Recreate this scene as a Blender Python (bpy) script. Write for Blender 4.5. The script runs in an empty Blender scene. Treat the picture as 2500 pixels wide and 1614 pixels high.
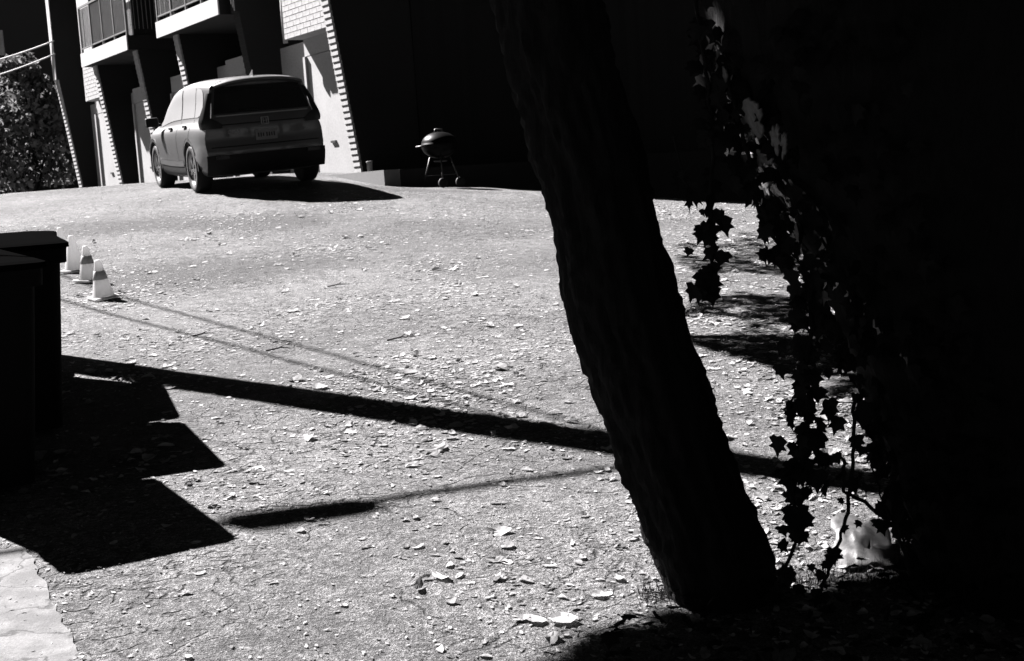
import bpy, bmesh, math, random
import numpy as np
from mathutils import Vector, Matrix, noise
random.seed(7); np.random.seed(7)
scn = bpy.context.scene
COL = scn.collection

# ------------------------------------------------------------------ camera, sky, sun, exposure
EYE = 1.6; F = 3472.2; CX, CY = 1250., 807.
PIT, ROLL = math.radians(6.02), math.radians(-4.0)
cam = bpy.data.cameras.new('camera'); cam_o = bpy.data.objects.new('camera', cam); COL.objects.link(cam_o)
cam.lens = 50; cam.sensor_width = 36; cam.clip_end = 2000; cam.clip_start = .05
CAMR = Matrix.Rotation(math.pi/2-PIT, 3, 'X') @ Matrix.Rotation(ROLL, 3, 'Z')
cam_o.matrix_world = Matrix.Translation((0, 0, EYE)) @ CAMR.to_4x4()
cam.dof.use_dof = True; cam.dof.focus_distance = 6.5; cam.dof.aperture_fstop = 11
scn.camera = cam_o
SUN_EL = math.radians(43.5)
SH = Vector((-.755, .656, 0)).normalized()                       # towards the sun, level
SUN = Vector((SH.x*math.cos(SUN_EL), SH.y*math.cos(SUN_EL), math.sin(SUN_EL)))
w = bpy.data.worlds.new('World'); scn.world = w; w.use_nodes = True
wn, wl = w.node_tree.nodes, w.node_tree.links
sky = wn.new('ShaderNodeTexSky'); sky.sky_type = 'NISHITA'; sky.sun_disc = False
sky.sun_elevation = SUN_EL; sky.sun_rotation = math.atan2(SH.x, SH.y)
sky.air_density = .1; sky.dust_density = 0; sky.altitude = 3000   # very clear, deep sky
sep = wn.new('ShaderNodeSeparateColor')                            # black-and-white film behind a red filter sees the red of the sky
wl.new(sky.outputs[0], sep.inputs[0]); bg = wn['Background']
wl.new(sep.outputs[0], bg.inputs[0]); bg.inputs[1].default_value = .05
sl = bpy.data.lights.new('sun', 'SUN'); sl.energy = 5; sl.angle = math.radians(.53); sl.color = (1, .965, .972)
so = bpy.data.objects.new('sun', sl); COL.objects.link(so); so.rotation_euler = SUN.to_track_quat('Z', 'Y').to_euler(); so.location = SUN*50
scn.view_settings.view_transform = 'Standard'; scn.view_settings.look = 'None'; scn.view_settings.gamma = 1
scn.view_settings.exposure = 3.0

# ------------------------------------------------------------------ helpers
def ray(px, py):
    d = CAMR @ Vector(((px-CX)/F, -(py-CY)/F, -1)); return d/d.y
def at(px, py, D):
    return Vector((0, 0, EYE)) + ray(px, py)*D
def proj(p):
    q = CAMR.transposed() @ (Vector(p)-Vector((0, 0, EYE)))
    return (CX+F*q.x/-q.z, CY-F*q.y/-q.z) if q.z < -.01 else (-9999, -9999)
def tag(o, label=None, cat=None, group=None, kind=None):
    if label: o['label'] = label
    if cat: o['category'] = cat
    if group: o['group'] = group
    if kind: o['kind'] = kind
    return o
def empty(name, loc=(0, 0, 0), label=None, cat=None, group=None):
    o = bpy.data.objects.new(name, None); COL.objects.link(o); o.location = loc; o.empty_display_size = .1
    return tag(o, label, cat, group)
def link(name, me, mat=None, parent=None, smooth=False):
    if mat and not me.materials: me.materials.append(mat)
    o = bpy.data.objects.new(name, me); COL.objects.link(o)
    if parent: o.parent = parent
    if smooth:
        me.polygons.foreach_set('use_smooth', [True]*len(me.polygons))
    return o
def mesh(name, V, Fc, mat=None, parent=None, smooth=False):
    me = bpy.data.meshes.new(name); me.from_pydata([tuple(v) for v in V], [], Fc); me.update()
    return link(name, me, mat, parent, smooth)
class MB:
    def __init__(s): s.V = []; s.F = []
    def add(s, V, Fc):
        n = len(s.V); s.V += [tuple(v) for v in V]; s.F += [tuple(i+n for i in f) for f in Fc]; return s
    def box(s, c, size, M=None):
        hx, hy, hz = [a/2 for a in size]; c = Vector(c)
        V = [Vector((x, y, z)) for x in (-hx, hx) for y in (-hy, hy) for z in (-hz, hz)]
        V = [(M @ v if M else v)+c for v in V]
        return s.add(V, [(0, 1, 3, 2), (4, 6, 7, 5), (0, 4, 5, 1), (2, 3, 7, 6), (0, 2, 6, 4), (1, 5, 7, 3)])
    def tube(s, pts, rad, n=8, cap=True):
        pts = [Vector(p) for p in pts]
        if not hasattr(rad, '__len__'): rad = [rad]*len(pts)
        V = []; Fc = []; up = None
        for i, p in enumerate(pts):
            t = (pts[min(i+1, len(pts)-1)]-pts[max(i-1, 0)]).normalized()
            if up is None: up = t.orthogonal().normalized()
            up = (up-t*up.dot(t)).normalized(); b = t.cross(up)
            for k in range(n):
                a = 2*math.pi*k/n; V.append(p+(up*math.cos(a)+b*math.sin(a))*rad[i])
        for i in range(len(pts)-1):
            for k in range(n):
                Fc.append((i*n+k, i*n+(k+1) % n, (i+1)*n+(k+1) % n, (i+1)*n+k))
        if cap: Fc += [tuple(reversed(range(n))), tuple((len(pts)-1)*n+k for k in range(n))]
        return s.add(V, Fc)
    def lathe(s, prof, n=24, M=None):
        V = []; Fc = []
        for r, z in prof:
            for k in range(n):
                a = 2*math.pi*k/n; v = Vector((r*math.cos(a), r*math.sin(a), z)); V.append(M @ v if M else v)
        m = len(prof)
        for i in range(m-1):
            for k in range(n): Fc.append((i*n+k, i*n+(k+1) % n, (i+1)*n+(k+1) % n, (i+1)*n+k))
        Fc += [tuple(reversed(range(n))), tuple((m-1)*n+k for k in range(n))]
        return s.add(V, Fc)
    def build(s, name, mat, parent=None, smooth=False): return mesh(name, s.V, s.F, mat, parent, smooth)

# ------------------------------------------------------------------ materials
def mat(name, v, rough=.8, metal=0, coat=0, spec=.5):
    m = bpy.data.materials.new(name); m.use_nodes = True; b = m.node_tree.nodes['Principled BSDF']
    c = v if hasattr(v, '__len__') else (v, v, v)
    b.inputs['Base Color'].default_value = (*c, 1); b.inputs['Roughness'].default_value = rough
    b.inputs['Metallic'].default_value = metal; b.inputs['Coat Weight'].default_value = coat
    b.inputs['Specular IOR Level'].default_value = spec
    return m
class NT:
    def __init__(s, m): s.t = m.node_tree; s.b = s.t.nodes['Principled BSDF']
    def n(s, typ, **kw):
        nd = s.t.nodes.new('ShaderNode'+typ)
        for k, v in kw.items(): setattr(nd, k, v)
        return nd
    def l(s, a, b): s.t.links.new(a, b)
    def coord(s, which='Object'): return s.n('TexCoord').outputs[which]
    def noise(s, co, scale, detail=6, rough=.6, dist=0):
        nd = s.n('TexNoise'); s.l(co, nd.inputs['Vector']); nd.inputs['Scale'].default_value = scale
        nd.inputs['Detail'].default_value = detail; nd.inputs['Roughness'].default_value = rough; nd.inputs['Distortion'].default_value = dist
        return nd.outputs[0]
    def map(s, x, a, b, c, d, clamp=True, interp='LINEAR'):
        nd = s.n('MapRange', interpolation_type=interp); nd.clamp = clamp; s.l(x, nd.inputs[0])
        for i, v in enumerate((a, b, c, d)): nd.inputs[i+1].default_value = v
        return nd.outputs[0]
    def math(s, op, a, b=None):
        nd = s.n('Math', operation=op)
        for i, v in enumerate((a, b)):
            if v is None: continue
            if hasattr(v, 'links') or hasattr(v, 'is_linked'): s.l(v, nd.inputs[i])
            else: nd.inputs[i].default_value = v
        return nd.outputs[0]
    def col(s, x):
        c = s.n('CombineColor')
        for i in range(3): s.l(x, c.inputs[i])
        s.l(c.outputs[0], s.b.inputs['Base Color'])
    def bump(s, h, strength, dist):
        nd = s.n('Bump'); s.l(h, nd.inputs['Height']); nd.inputs['Strength'].default_value = strength; nd.inputs['Distance'].default_value = dist
        s.l(nd.outputs[0], s.b.inputs['Normal'])

def speckled(name, lo, hi, scale=40, rough=.85, bump=.3, dist=.003, spec=.3, big=1.2):
    m = mat(name, (lo+hi)/2, rough, spec=spec); t = NT(m); co = t.coord()
    a = t.noise(co, scale, 5, .65); b = t.noise(co, big, 4, .55)
    x = t.math('ADD', t.math('MULTIPLY', a, .6), t.math('MULTIPLY', b, .4))
    t.col(t.map(x, .36, .64, lo, hi)); t.bump(a, bump, dist); return m

STAINS = [(-3.0, 13.9, 1.5, 1.3, .4), (-5.2, 17.6, 1.8, .8, .4), (-2.9, 17.4, 1.1, .8, .45), (-1.9, 20.8, 2.4, .6, .45), (-2.0, 6.9, .6, .9, .75), (-1.6, 4.7, .5, .5, .75)]   # old oil and tar, where they lie on the drive
def asphalt_mat():
    m = mat('asphalt', .07, .92, spec=.25); t = NT(m); co = t.coord()
    grit = t.noise(co, 170, 2, .8); fine = t.noise(co, 48, 3, .8); mid = t.noise(co, 9, 4, .75); big = t.noise(co, .55, 4, .55); patch = t.noise(co, .23, 2, .5)
    v = t.map(grit, .40, .60, .25, 1.8)
    v = t.math('MULTIPLY', v, t.map(fine, .39, .61, .45, 1.5))
    v = t.math('MULTIPLY', v, t.map(mid, .37, .63, .6, 1.35))
    v = t.math('MULTIPLY', v, t.map(big, .38, .60, .68, 1.14))
    for (sx, sy, rx, ry, f) in STAINS:
        d_ = t.n('VectorMath', operation='SUBTRACT'); t.l(co, d_.inputs[0]); d_.inputs[1].default_value = (sx, sy, 0); e_ = t.n('VectorMath', operation='MULTIPLY'); t.l(d_.outputs[0], e_.inputs[0]); e_.inputs[1].default_value = (1/rx, 1/ry, 0)
        l_ = t.n('VectorMath', operation='LENGTH'); t.l(e_.outputs[0], l_.inputs[0]); q_ = t.math('ADD', l_.outputs['Value'], t.math('MULTIPLY', t.math('SUBTRACT', mid, .5), 1.6))
        v = t.math('MULTIPLY', v, t.map(q_, .55, 1.1, f, 1))
    # crazed cracks, only where the surface is worn
    wv = t.n('VectorMath', operation='ADD'); nz = t.n('TexNoise'); nz.inputs['Scale'].default_value = 2.2; nz.inputs['Detail'].default_value = 6; t.l(co, nz.inputs['Vector'])
    sc = t.n('VectorMath', operation='SCALE'); t.l(nz.outputs['Color'], sc.inputs[0]); sc.inputs['Scale'].default_value = .42
    t.l(co, wv.inputs[0]); t.l(sc.outputs[0], wv.inputs[1])
    def crack(scale, wd):
        vo = t.n('TexVoronoi', feature='DISTANCE_TO_EDGE'); vo.inputs['Scale'].default_value = scale; t.l(wv.outputs[0], vo.inputs['Vector'])
        return t.map(vo.outputs['Distance'], wd*.25, wd, 1, 0)
    worn = t.map(t.noise(co, .62, 3, .5), .47, .60, 0, 1)
    for (sx, sy, rx, ry) in ((-1.7, 4.9, .9, .5), (-1.35, 7.0, .8, .9), (-.3, 6.6, .9, .6)):
        d_ = t.n('VectorMath', operation='SUBTRACT'); t.l(co, d_.inputs[0]); d_.inputs[1].default_value = (sx, sy, 0); e_ = t.n('VectorMath', operation='MULTIPLY'); t.l(d_.outputs[0], e_.inputs[0]); e_.inputs[1].default_value = (1/rx, 1/ry, 0)
        l_ = t.n('VectorMath', operation='LENGTH'); t.l(e_.outputs[0], l_.inputs[0]); worn = t.math('MAXIMUM', worn, t.map(l_.outputs['Value'], .7, 1.2, 1, 0))
    c1 = t.math('MULTIPLY', crack(9, .07), worn)
    c2 = t.math('MULTIPLY', crack(1.7, .015), t.map(t.noise(co, 1.1, 2, .5), .44, .54, 0, 1))
    brk = t.map(t.noise(co, 13, 3, .6), .42, .55, 0, 1)
    cr = t.math('MULTIPLY', t.math('MAXIMUM', c1, c2), brk)
    pit = t.map(t.noise(co, 95, 2, .5), .60, .68, 0, 1)
    v = t.math('MULTIPLY', v, t.map(cr, 0, 1, 1, .2))
    v = t.math('MULTIPLY', v, t.map(pit, 0, 1, 1, .45))
    t.col(t.math('MULTIPLY', v, .083))
    h = t.math('ADD', t.math('ADD', grit, t.math('MULTIPLY', fine, 1.6)), t.math('MULTIPLY', mid, 2.0))
    h = t.math('SUBTRACT', h, t.math('MULTIPLY', cr, 2.0))
    t.bump(h, 1.0, .015); return m
M_ASPH = asphalt_mat()
M_CONC = speckled('pale_concrete', .055, .105, 130, .9, .6, .004, big=3)
M_KERB = speckled('kerb_concrete', .075, .115, 60, .9, .5, .004)
_t = NT(M_CONC); _co = _t.coord(); _v = _t.n('TexVoronoi', feature='DISTANCE_TO_EDGE'); _v.inputs['Scale'].default_value = 2.3
_nz = _t.n('TexNoise'); _nz.inputs['Scale'].default_value = 4; _nz.inputs['Detail'].default_value = 6; _t.l(_co, _nz.inputs['Vector']); _ad = _t.n('VectorMath', operation='MULTIPLY_ADD'); _t.l(_nz.outputs['Color'], _ad.inputs[0]); _ad.inputs[1].default_value = (.3, .3, .3); _t.l(_co, _ad.inputs[2]); _t.l(_ad.outputs[0], _v.inputs['Vector'])
_old = _t.b.inputs['Base Color'].links[0].from_socket; _mm = _t.n('VectorMath', operation='SCALE'); _t.l(_old, _mm.inputs[0])
_st = _t.map(_t.noise(_co, 6, 5, .7), .40, .58, 1, .45); _t.l(_t.math('MULTIPLY', _t.map(_v.outputs['Distance'], .003, .014, .2, 1), _st), _mm.inputs['Scale']); _t.l(_mm.outputs[0], _t.b.inputs['Base Color'])
def leaf_mat(name, lo, hi):
    m = mat(name, hi, .7, spec=.06); t = NT(m); oi = t.n('ObjectInfo'); g = t.n('NewGeometry')
    r = t.math('ADD', t.math('MULTIPLY', oi.outputs['Random'], .5), t.math('MULTIPLY', g.outputs['Random Per Island'], .5))
    n = t.noise(t.coord(), 25, 3, .6)
    t.col(t.math('MULTIPLY', t.map(r, .15, .85, lo, hi), t.map(n, .3, .7, .8, 1.15)))
    tr = t.n('BsdfTranslucent'); t.l(t.b.inputs['Base Color'].links[0].from_socket, tr.inputs[0]); mx = t.n('MixShader'); mx.inputs[0].default_value = .35
    t.l(t.b.outputs[0], mx.inputs[1]); t.l(tr.outputs[0], mx.inputs[2]); t.l(mx.outputs[0], m.node_tree.nodes['Material Output'].inputs[0]); return m
M_FALL = leaf_mat('dry_leaf', .05, .46)
M_IVY = leaf_mat('ivy_leaf', .005, .014)
M_CROWN = leaf_mat('crown_leaf', .012, .03)
M_SHRUB = leaf_mat('shrub_leaf', .03, .34)
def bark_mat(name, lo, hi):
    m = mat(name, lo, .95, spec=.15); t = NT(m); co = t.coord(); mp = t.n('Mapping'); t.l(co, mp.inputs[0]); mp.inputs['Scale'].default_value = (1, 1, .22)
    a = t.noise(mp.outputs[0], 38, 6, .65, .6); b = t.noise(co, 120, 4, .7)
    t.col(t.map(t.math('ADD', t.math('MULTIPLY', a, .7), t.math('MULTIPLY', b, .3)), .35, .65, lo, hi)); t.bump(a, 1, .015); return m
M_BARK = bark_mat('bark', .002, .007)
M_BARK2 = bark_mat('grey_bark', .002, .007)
M_FLECKBARK = speckled('fleck_bark', .05, .13, 60, .9, .5, .004, big=14)
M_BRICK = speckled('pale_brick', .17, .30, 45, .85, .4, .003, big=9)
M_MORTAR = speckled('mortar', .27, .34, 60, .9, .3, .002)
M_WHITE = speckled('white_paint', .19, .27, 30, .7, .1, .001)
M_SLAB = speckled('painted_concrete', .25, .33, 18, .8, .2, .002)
def brickwall(name, c1, c2, mo):
    m = mat(name, c1, .9, spec=.2); t = NT(m); b = t.n('TexBrick'); t.l(t.coord(), b.inputs['Vector'])
    b.inputs['Scale'].default_value = 1; b.inputs['Brick Width'].default_value = .24; b.inputs['Row Height'].default_value = .1; b.inputs['Mortar Size'].default_value = .008
    for i, c in enumerate((c1, c2, mo)): b.inputs[i+1].default_value = (c, c, c, 1)
    t.l(b.outputs['Color'], t.b.inputs['Base Color']); return m
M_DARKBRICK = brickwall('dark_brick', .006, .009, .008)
M_SHADESIDE = speckled('shade_toned_side', .003, .007, 30)  # dark tone puts the shade of fin sides, soffits and wall face into colour
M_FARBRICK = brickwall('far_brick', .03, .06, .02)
M_RECESS = speckled('shade_toned_recess', .008, .014, 30)  # upper walls and roof darkened so the colour carries recess shade
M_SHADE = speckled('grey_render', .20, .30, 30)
M_METAL = mat('dark_metal', .03, .5, .4)
M_RAIL = mat('painted_rail', .12, .5)
M_BIN = mat('bin_plastic', .004, .8, spec=.03)
M_BINLID = mat('bin_lid_plastic', .0015, 1.0, spec=0)
M_RUBBER = mat('rubber', .007, .75, spec=.2)
M_CONE = speckled('cone_plastic', .32, .42, 60, .6, .1, .001)
_t = NT(M_CONE); _tr = _t.n('BsdfTranslucent'); _tr.inputs[0].default_value = (.5, .5, .5, 1); _mx = _t.n('MixShader'); _mx.inputs[0].default_value = .55   # thin plastic lets the sun through
_t.l(_t.b.outputs[0], _mx.inputs[1]); _t.l(_tr.outputs[0], _mx.inputs[2]); _t.l(_mx.outputs[0], _t.t.nodes['Material Output'].inputs[0])
M_COLLAR = mat('cone_collar', .26, .5)
M_WOOD = bark_mat('pole_wood', .04, .08)
M_PAINT = mat('car_paint', .016, .5, 0, .55, .45)
M_PAINT.node_tree.nodes['Principled BSDF'].inputs['Coat Roughness'].default_value = .07
M_GLAREGLASS = mat('glare_glass', .13, .45, 0, 0, .5)  # pale base stands in for bright sky mirrored in the side windows
M_TINT = mat('tinted_glass', .006, .2, 0, 0, .25)
M_CLAD = mat('black_cladding', .005, .6, spec=.1)
M_RIM = mat('alloy', .3, .3, 1)
M_LAMP = mat('lamp_plastic', .008, .3, 0, .1, .2)
M_CHROME = mat('chrome', .12, .35, 1)
M_PLATE = mat('plate', .06, .5)
M_ENAMEL = mat('enamel', .002, .4, 0, 0, .06)
M_ALU = mat('aluminium', .035, .5, .4)
M_BAG = speckled('pale_plastic', .02, .06, 30, .45, .3, .004)
M_SOIL = speckled('soil', .006, .012, 40, .95, .6, .01)

# ------------------------------------------------------------------ ground (one sheet, height through surveyed points)
PIX = [(254, 733, 12.6), (218, 688, 13.7), (184, 665, 14.4), (155, 637, 15.35), (495, 470, 20.9), (401, 461, 23.2), (880, 420, 25),
       (940, 459, 22.3), (1050, 453, 23.96), (1200, 457, 23.1), (1329, 465, 22.4), (1590, 484, 21.1), (1760, 492, 20.4), (0, 482, 24), (200, 459, 25), (380, 447, 25)]
CT = [(0, 0, 0), (-3, 0, .05), (3, 0, -.02), (-2, 4, .26), (0, 4, .232), (2, 4, .2), (-5, 5, .4), (5, 4, .15), (0, -8, -.45), (-8, -6, -.2), (8, -6, -.5),
      (0, 8, .47), (2.2, 8, .44), (5, 8, .4), (-12, 40, 1.5), (-20, 30, 1.85), (0, 30, 1.2), (4, 25, .8), (10, 20, .7), (9, 12, .55), (-12, 15, 1.15), (-9, 9, .7),
      (0, 12, .76), (2, 12, .7), (2.2, 16, .95), (0, 17, 1.13), (-20, 50, 1.2), (0, 50, .8), (20, 40, .3), (20, 10, .3), (-20, 0, .2), (-20, 14, 1.2), (20, -10, -.6), (-4, 30, 1.7),
      (-2.92, 21.54, 1.84), (-4.0, 23.97, 1.95)]
C = np.array(CT+[tuple(at(*p)) for p in PIX])
def U(r2): return np.where(r2 > 0, r2*np.log(np.maximum(r2, 1e-12)), 0)
_n = len(C); _P = np.c_[np.ones(_n), C[:, :2]]
_K = U(((C[:, None, :2]-C[None, :, :2])**2).sum(-1))+np.eye(_n)*2.0
_W = np.linalg.solve(np.block([[_K, _P], [_P.T, np.zeros((3, 3))]]), np.r_[C[:, 2], 0, 0, 0])
def G(x, y):
    x = np.asarray(x, float); y = np.asarray(y, float); k = np.minimum(1, 45/np.maximum(1e-6, np.hypot(x, y-15)))
    x = x*k; y = (y-15)*k+15
    r2 = (x[..., None]-C[:, 0])**2+(y[..., None]-C[:, 1])**2
    return (U(r2)*_W[:_n]).sum(-1)+_W[_n]+_W[_n+1]*x+_W[_n+2]*y
def gz(x, y): return float(G(x, y))
def gnormal(x, y):
    e = .15; return Vector((gz(x-e, y)-gz(x+e, y), gz(x, y-e)-gz(x, y+e), 2*e)).normalized()
def hit(px, py):
    r = ray(px, py); D = np.arange(2.5, 40, .02); z = EYE+r.z*D
    k = np.argmax(z < G(r.x*D, D)); return Vector((r.x*D[k], D[k], z[k]))
def axis(lo, hi, fine, far):
    a = list(np.arange(lo, hi+1e-6, fine)); s = fine; b = a[-1]; up = []
    while b < far: s *= 1.35; b += s; up.append(b)
    s = fine; b = a[0]; dn = []
    while b > -far: s *= 1.35; b -= s; dn.append(b)
    return np.array(dn[::-1]+a+up)
gx, gy = axis(-11, 7, .1, 400), axis(-1, 30, .1, 400)
XX, YY = np.meshgrid(gx, gy); ZZ = np.concatenate([G(XX[i:i+20], YY[i:i+20]) for i in range(0, len(gy), 20)])
for i in range(len(gy)):                       # small dips and heaves of an old surface
    if gy[i] < 2 or gy[i] > 27: continue
    for j in range(len(gx)):
        if -9 < gx[j] < 6: ZZ[i, j] += .012*noise.noise((gx[j]*.9, gy[i]*.9, 3))+.004*noise.noise((gx[j]*3.1, gy[i]*3.1, 9))
nx = len(gx)
gm = bpy.data.meshes.new('driveway'); V = np.c_[XX.ravel(), YY.ravel(), ZZ.ravel()]
idx = (np.arange(len(gy)-1)[:, None]*nx+np.arange(nx-1)[None]).ravel()
gm.from_pydata(V.tolist(), [], np.c_[idx, idx+1, idx+nx+1, idx+nx].tolist()); gm.update()
ground = link('driveway', gm, M_ASPH, smooth=True); tag(ground, 'cracked sloping asphalt driveway strewn with leaves', kind='structure')

# pale concrete strip in the near left corner
def sheet(name, poly_edge, width, lift, m):
    V = []; Fc = []; n = len(poly_edge); k = 14
    for p in poly_edge:
        for j in range(k):
            q = Vector((p[0]-width*j/(k-1), p[1]-.35*width*j/(k-1), 0)); V.append((q.x, q.y, gz(q.x, q.y)+.012*noise.noise((q.x*.9, q.y*.9, 3))+.004*noise.noise((q.x*3.1, q.y*3.1, 9))+lift))
    for i in range(n-1):
        for j in range(k-1): Fc.append((i*k+j, i*k+j+1, (i+1)*k+j+1, (i+1)*k+j))
    return mesh(name, V, Fc, m, smooth=True)
ep = [hit(*q) for q in ((60, 1340), (75, 1365), (90, 1392), (113, 1434), (126, 1467), (136, 1497), (161, 1539), (201, 1612))]
pts = []
for a, b in zip(ep, ep[1:]):
    for t in np.linspace(0, 1, 9)[:-1]:
        q = a.lerp(b, t); pts.append(q+Vector((.018*noise.noise((q.x*14, q.y*14, 1)), 0, 0)))
for t in np.linspace(0, 1.6, 14):
    q = ep[-1]+Vector((.45, -1.0, 0))*t; pts.append(q+Vector((.018*noise.noise((q.x*14, q.y*14, 1)), 0, 0)))
slab = sheet('pavement', pts, 1.6, .006, M_CONC); tag(slab, 'pale worn concrete strip meeting the asphalt', kind='structure')

# ------------------------------------------------------------------ terraced building
dv = ray(-900, 590); DV = Vector((dv.x, dv.y, 0)).normalized(); NV = Vector((-DV.y, DV.x, 0))
if NV.x > 0: NV = -NV
O4 = at(882, 422, 25.0); O4.z = 0
def FW(s, o, z): return O4+DV*s+NV*o+Vector((0, 0, z))
FM = Matrix((DV, NV, Vector((0, 0, 1)))).transposed()           # columns: along, out, up
def RP(px, py, o):
    r = ray(px, py); q = O4+NV*o; t = (q.dot(NV)-Vector((0, 0, EYE)).dot(NV))/r.dot(NV)
    p = Vector((0, 0, EYE))+r*t; return (p-O4).dot(DV), p.z
bld = empty('brick_terrace', FW(0, -3, 1.5), 'brick terrace with stepped fin walls, balconies and garage doors behind the parked car', 'building')
def bbox(name, s0, s1, o0, o1, z0, z1, m, parent=None):
    mb = MB(); mb.box(FW((s0+s1)/2, (o0+o1)/2, (z0+z1)/2)-bld.location, (abs(s1-s0), abs(o1-o0), z1-z0), FM)
    return mb.build(name, m, parent or bld)
ZB, PITCH, NC = 1.92, .107, 31
ZT = ZB+PITCH*NC; STEP = .0136; OT = STEP*NC
FT = .30
fins = [RP(x, y, 0)[0] for x, y in ((882, 422), (662, 428), (509, 430), (404, 436), (301, 444), (203, 452))]
print('fins', [round(f, 2) for f in fins])
ZTOP = 9.6
cm = {}
for i, s in enumerate(fins):
    up = bbox('fin_wall', s, s+FT, -2.6, OT+.004, ZT, ZTOP, M_SHADESIDE)
    for k in range(NC if i != 1 else 0):  # second fin gets no pale end, so it reads as shaded
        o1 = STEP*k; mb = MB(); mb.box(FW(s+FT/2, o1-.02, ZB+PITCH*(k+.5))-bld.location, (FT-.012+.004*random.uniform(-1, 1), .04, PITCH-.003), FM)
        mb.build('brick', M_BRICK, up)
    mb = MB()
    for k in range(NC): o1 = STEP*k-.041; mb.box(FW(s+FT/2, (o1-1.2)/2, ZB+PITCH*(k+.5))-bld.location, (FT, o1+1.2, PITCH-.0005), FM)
    mb.build('fin_core', M_SHADESIDE, up)['kind'] = 'stuff'
    if i != 1: bbox('fin_lit_end', s+.006, s+FT-.006, OT+.006, OT+.03, ZT, ZTOP-.02, M_MORTAR, up)  # thin pale skin marks the sunlit end against the shade-toned core
    bbox('footing', s+.005, s+FT-.005, -1.2, -.05, .8, ZB-.001, M_SHADESIDE, up)
# closed end wall towards the camera and body of the house
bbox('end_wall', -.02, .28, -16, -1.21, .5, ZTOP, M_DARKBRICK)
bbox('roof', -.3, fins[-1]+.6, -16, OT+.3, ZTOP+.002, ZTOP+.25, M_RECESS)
def bricks(parent, s0, s1, oF, z0, z1, mort, bm, bl=.30, bh=.1):
    """running bond of single bricks on a wall face"""
    r = 0; z = z0
    base = MB(); base.box((0, 0, 0), (bl-.012, .03, bh-.012)); bmesh_ = bpy.data.meshes.new('brick'); bmesh_.from_pydata(base.V, [], base.F); bmesh_.materials.append(bm)
    half = MB(); half.box((0, 0, 0), (bl/2-.012, .03, bh-.012)); hm = bpy.data.meshes.new('brick'); hm.from_pydata(half.V, [], half.F); hm.materials.append(bm)
    while z+bh <= z1+.001:
        s = s0
        if r % 2: segs = [bl/2]
        else: segs = []
        while s+sum(segs)+bl <= s1+1e-6: segs.append(bl)
        if s+sum(segs)+bl/2 <= s1+1e-6: segs.append(bl/2)
        for g in segs:
            o = bpy.data.objects.new('brick', bmesh_ if g == bl else hm); COL.objects.link(o); o.parent = parent
            o.matrix_local = Matrix.Translation(FW(s+g/2, oF+random.uniform(-.002, .002), z+bh/2)-bld.location) @ FM.to_4x4()
            s += g
        r += 1; z += bh
# wall panels between fins (1: next to the near fin, 4: next to fin five)
def panel(sa, sb, z0, z1, oF):
    p = bbox('wall_panel', sa, sb, -.6, oF-.012, z0, z1, M_MORTAR); bricks(p, sa, sb, oF, z0, min(z1, z0+1.25), M_MORTAR, M_BRICK); return p
PO = .24                                                         # plane of the upper wall panels
sA, zA = RP(696, 97, PO); sB, zB = RP(801, 66.6, PO)
print('panel', sA, zA, sB, zB)
s2A, z2A = RP(209, 247, PO); s2B, z2B = RP(250, 237, PO); print('panel2', s2A, z2A, s2B, z2B)
ZP = (zA+zB)/2
panel(FT+.002, sA, ZP, ZTOP-.01, PO)
panel(fins[4]+FT+.002, max(s2A, fins[4]+FT+.7), (z2A+z2B)/2, ZTOP-.01, PO)
DO = PO-.30                                                   # plane of the garage doors
for i in range(5):
    s0, s1 = fins[i]+FT+.003, fins[i+1]-.003
    bay_balc = i in (1, 3); ds1_ = s0+1.9
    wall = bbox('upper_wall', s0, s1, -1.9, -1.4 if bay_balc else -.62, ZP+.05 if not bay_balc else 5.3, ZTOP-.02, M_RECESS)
    bbox('lintel', s0, ds1_, -.59, DO-.035, 4.15, ZP+.045, M_WHITE, wall)
    ds0, ds1 = s0+.02, s0+1.8
    door = bbox('garage_door', ds0, ds1, DO-.1, DO-.04, 1.5, 4.14, M_WHITE)
    bbox('door_handle', (ds0+ds1)/2-.1, (ds0+ds1)/2+.1, DO-.04, DO-.01, 2.5, 2.54, M_METAL, door)
    jm = bbox('door_jamb', ds1+.004, ds1+.1, DO-.1, DO+.01, 1.5, 4.14, M_WHITE)
    bbox('side_wall', ds1+.104, s1, -.55, -.42, 1.2, ZP+.04, M_SHADE)
# downspouts on the panels
for (sx) in (sA+.06,):
    mb = MB(); mb.tube([FW(sx, PO-.03, ZP-.05)-bld.location, FW(sx, PO-.03, ZP+.62)-bld.location, FW(sx+.14, PO-.1, ZP+.9)-bld.location, FW(sx+.14, PO-.1, ZTOP-.1)-bld.location], .045, 10)
    mb.build('downspout', M_WHITE, bld, True)
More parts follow.
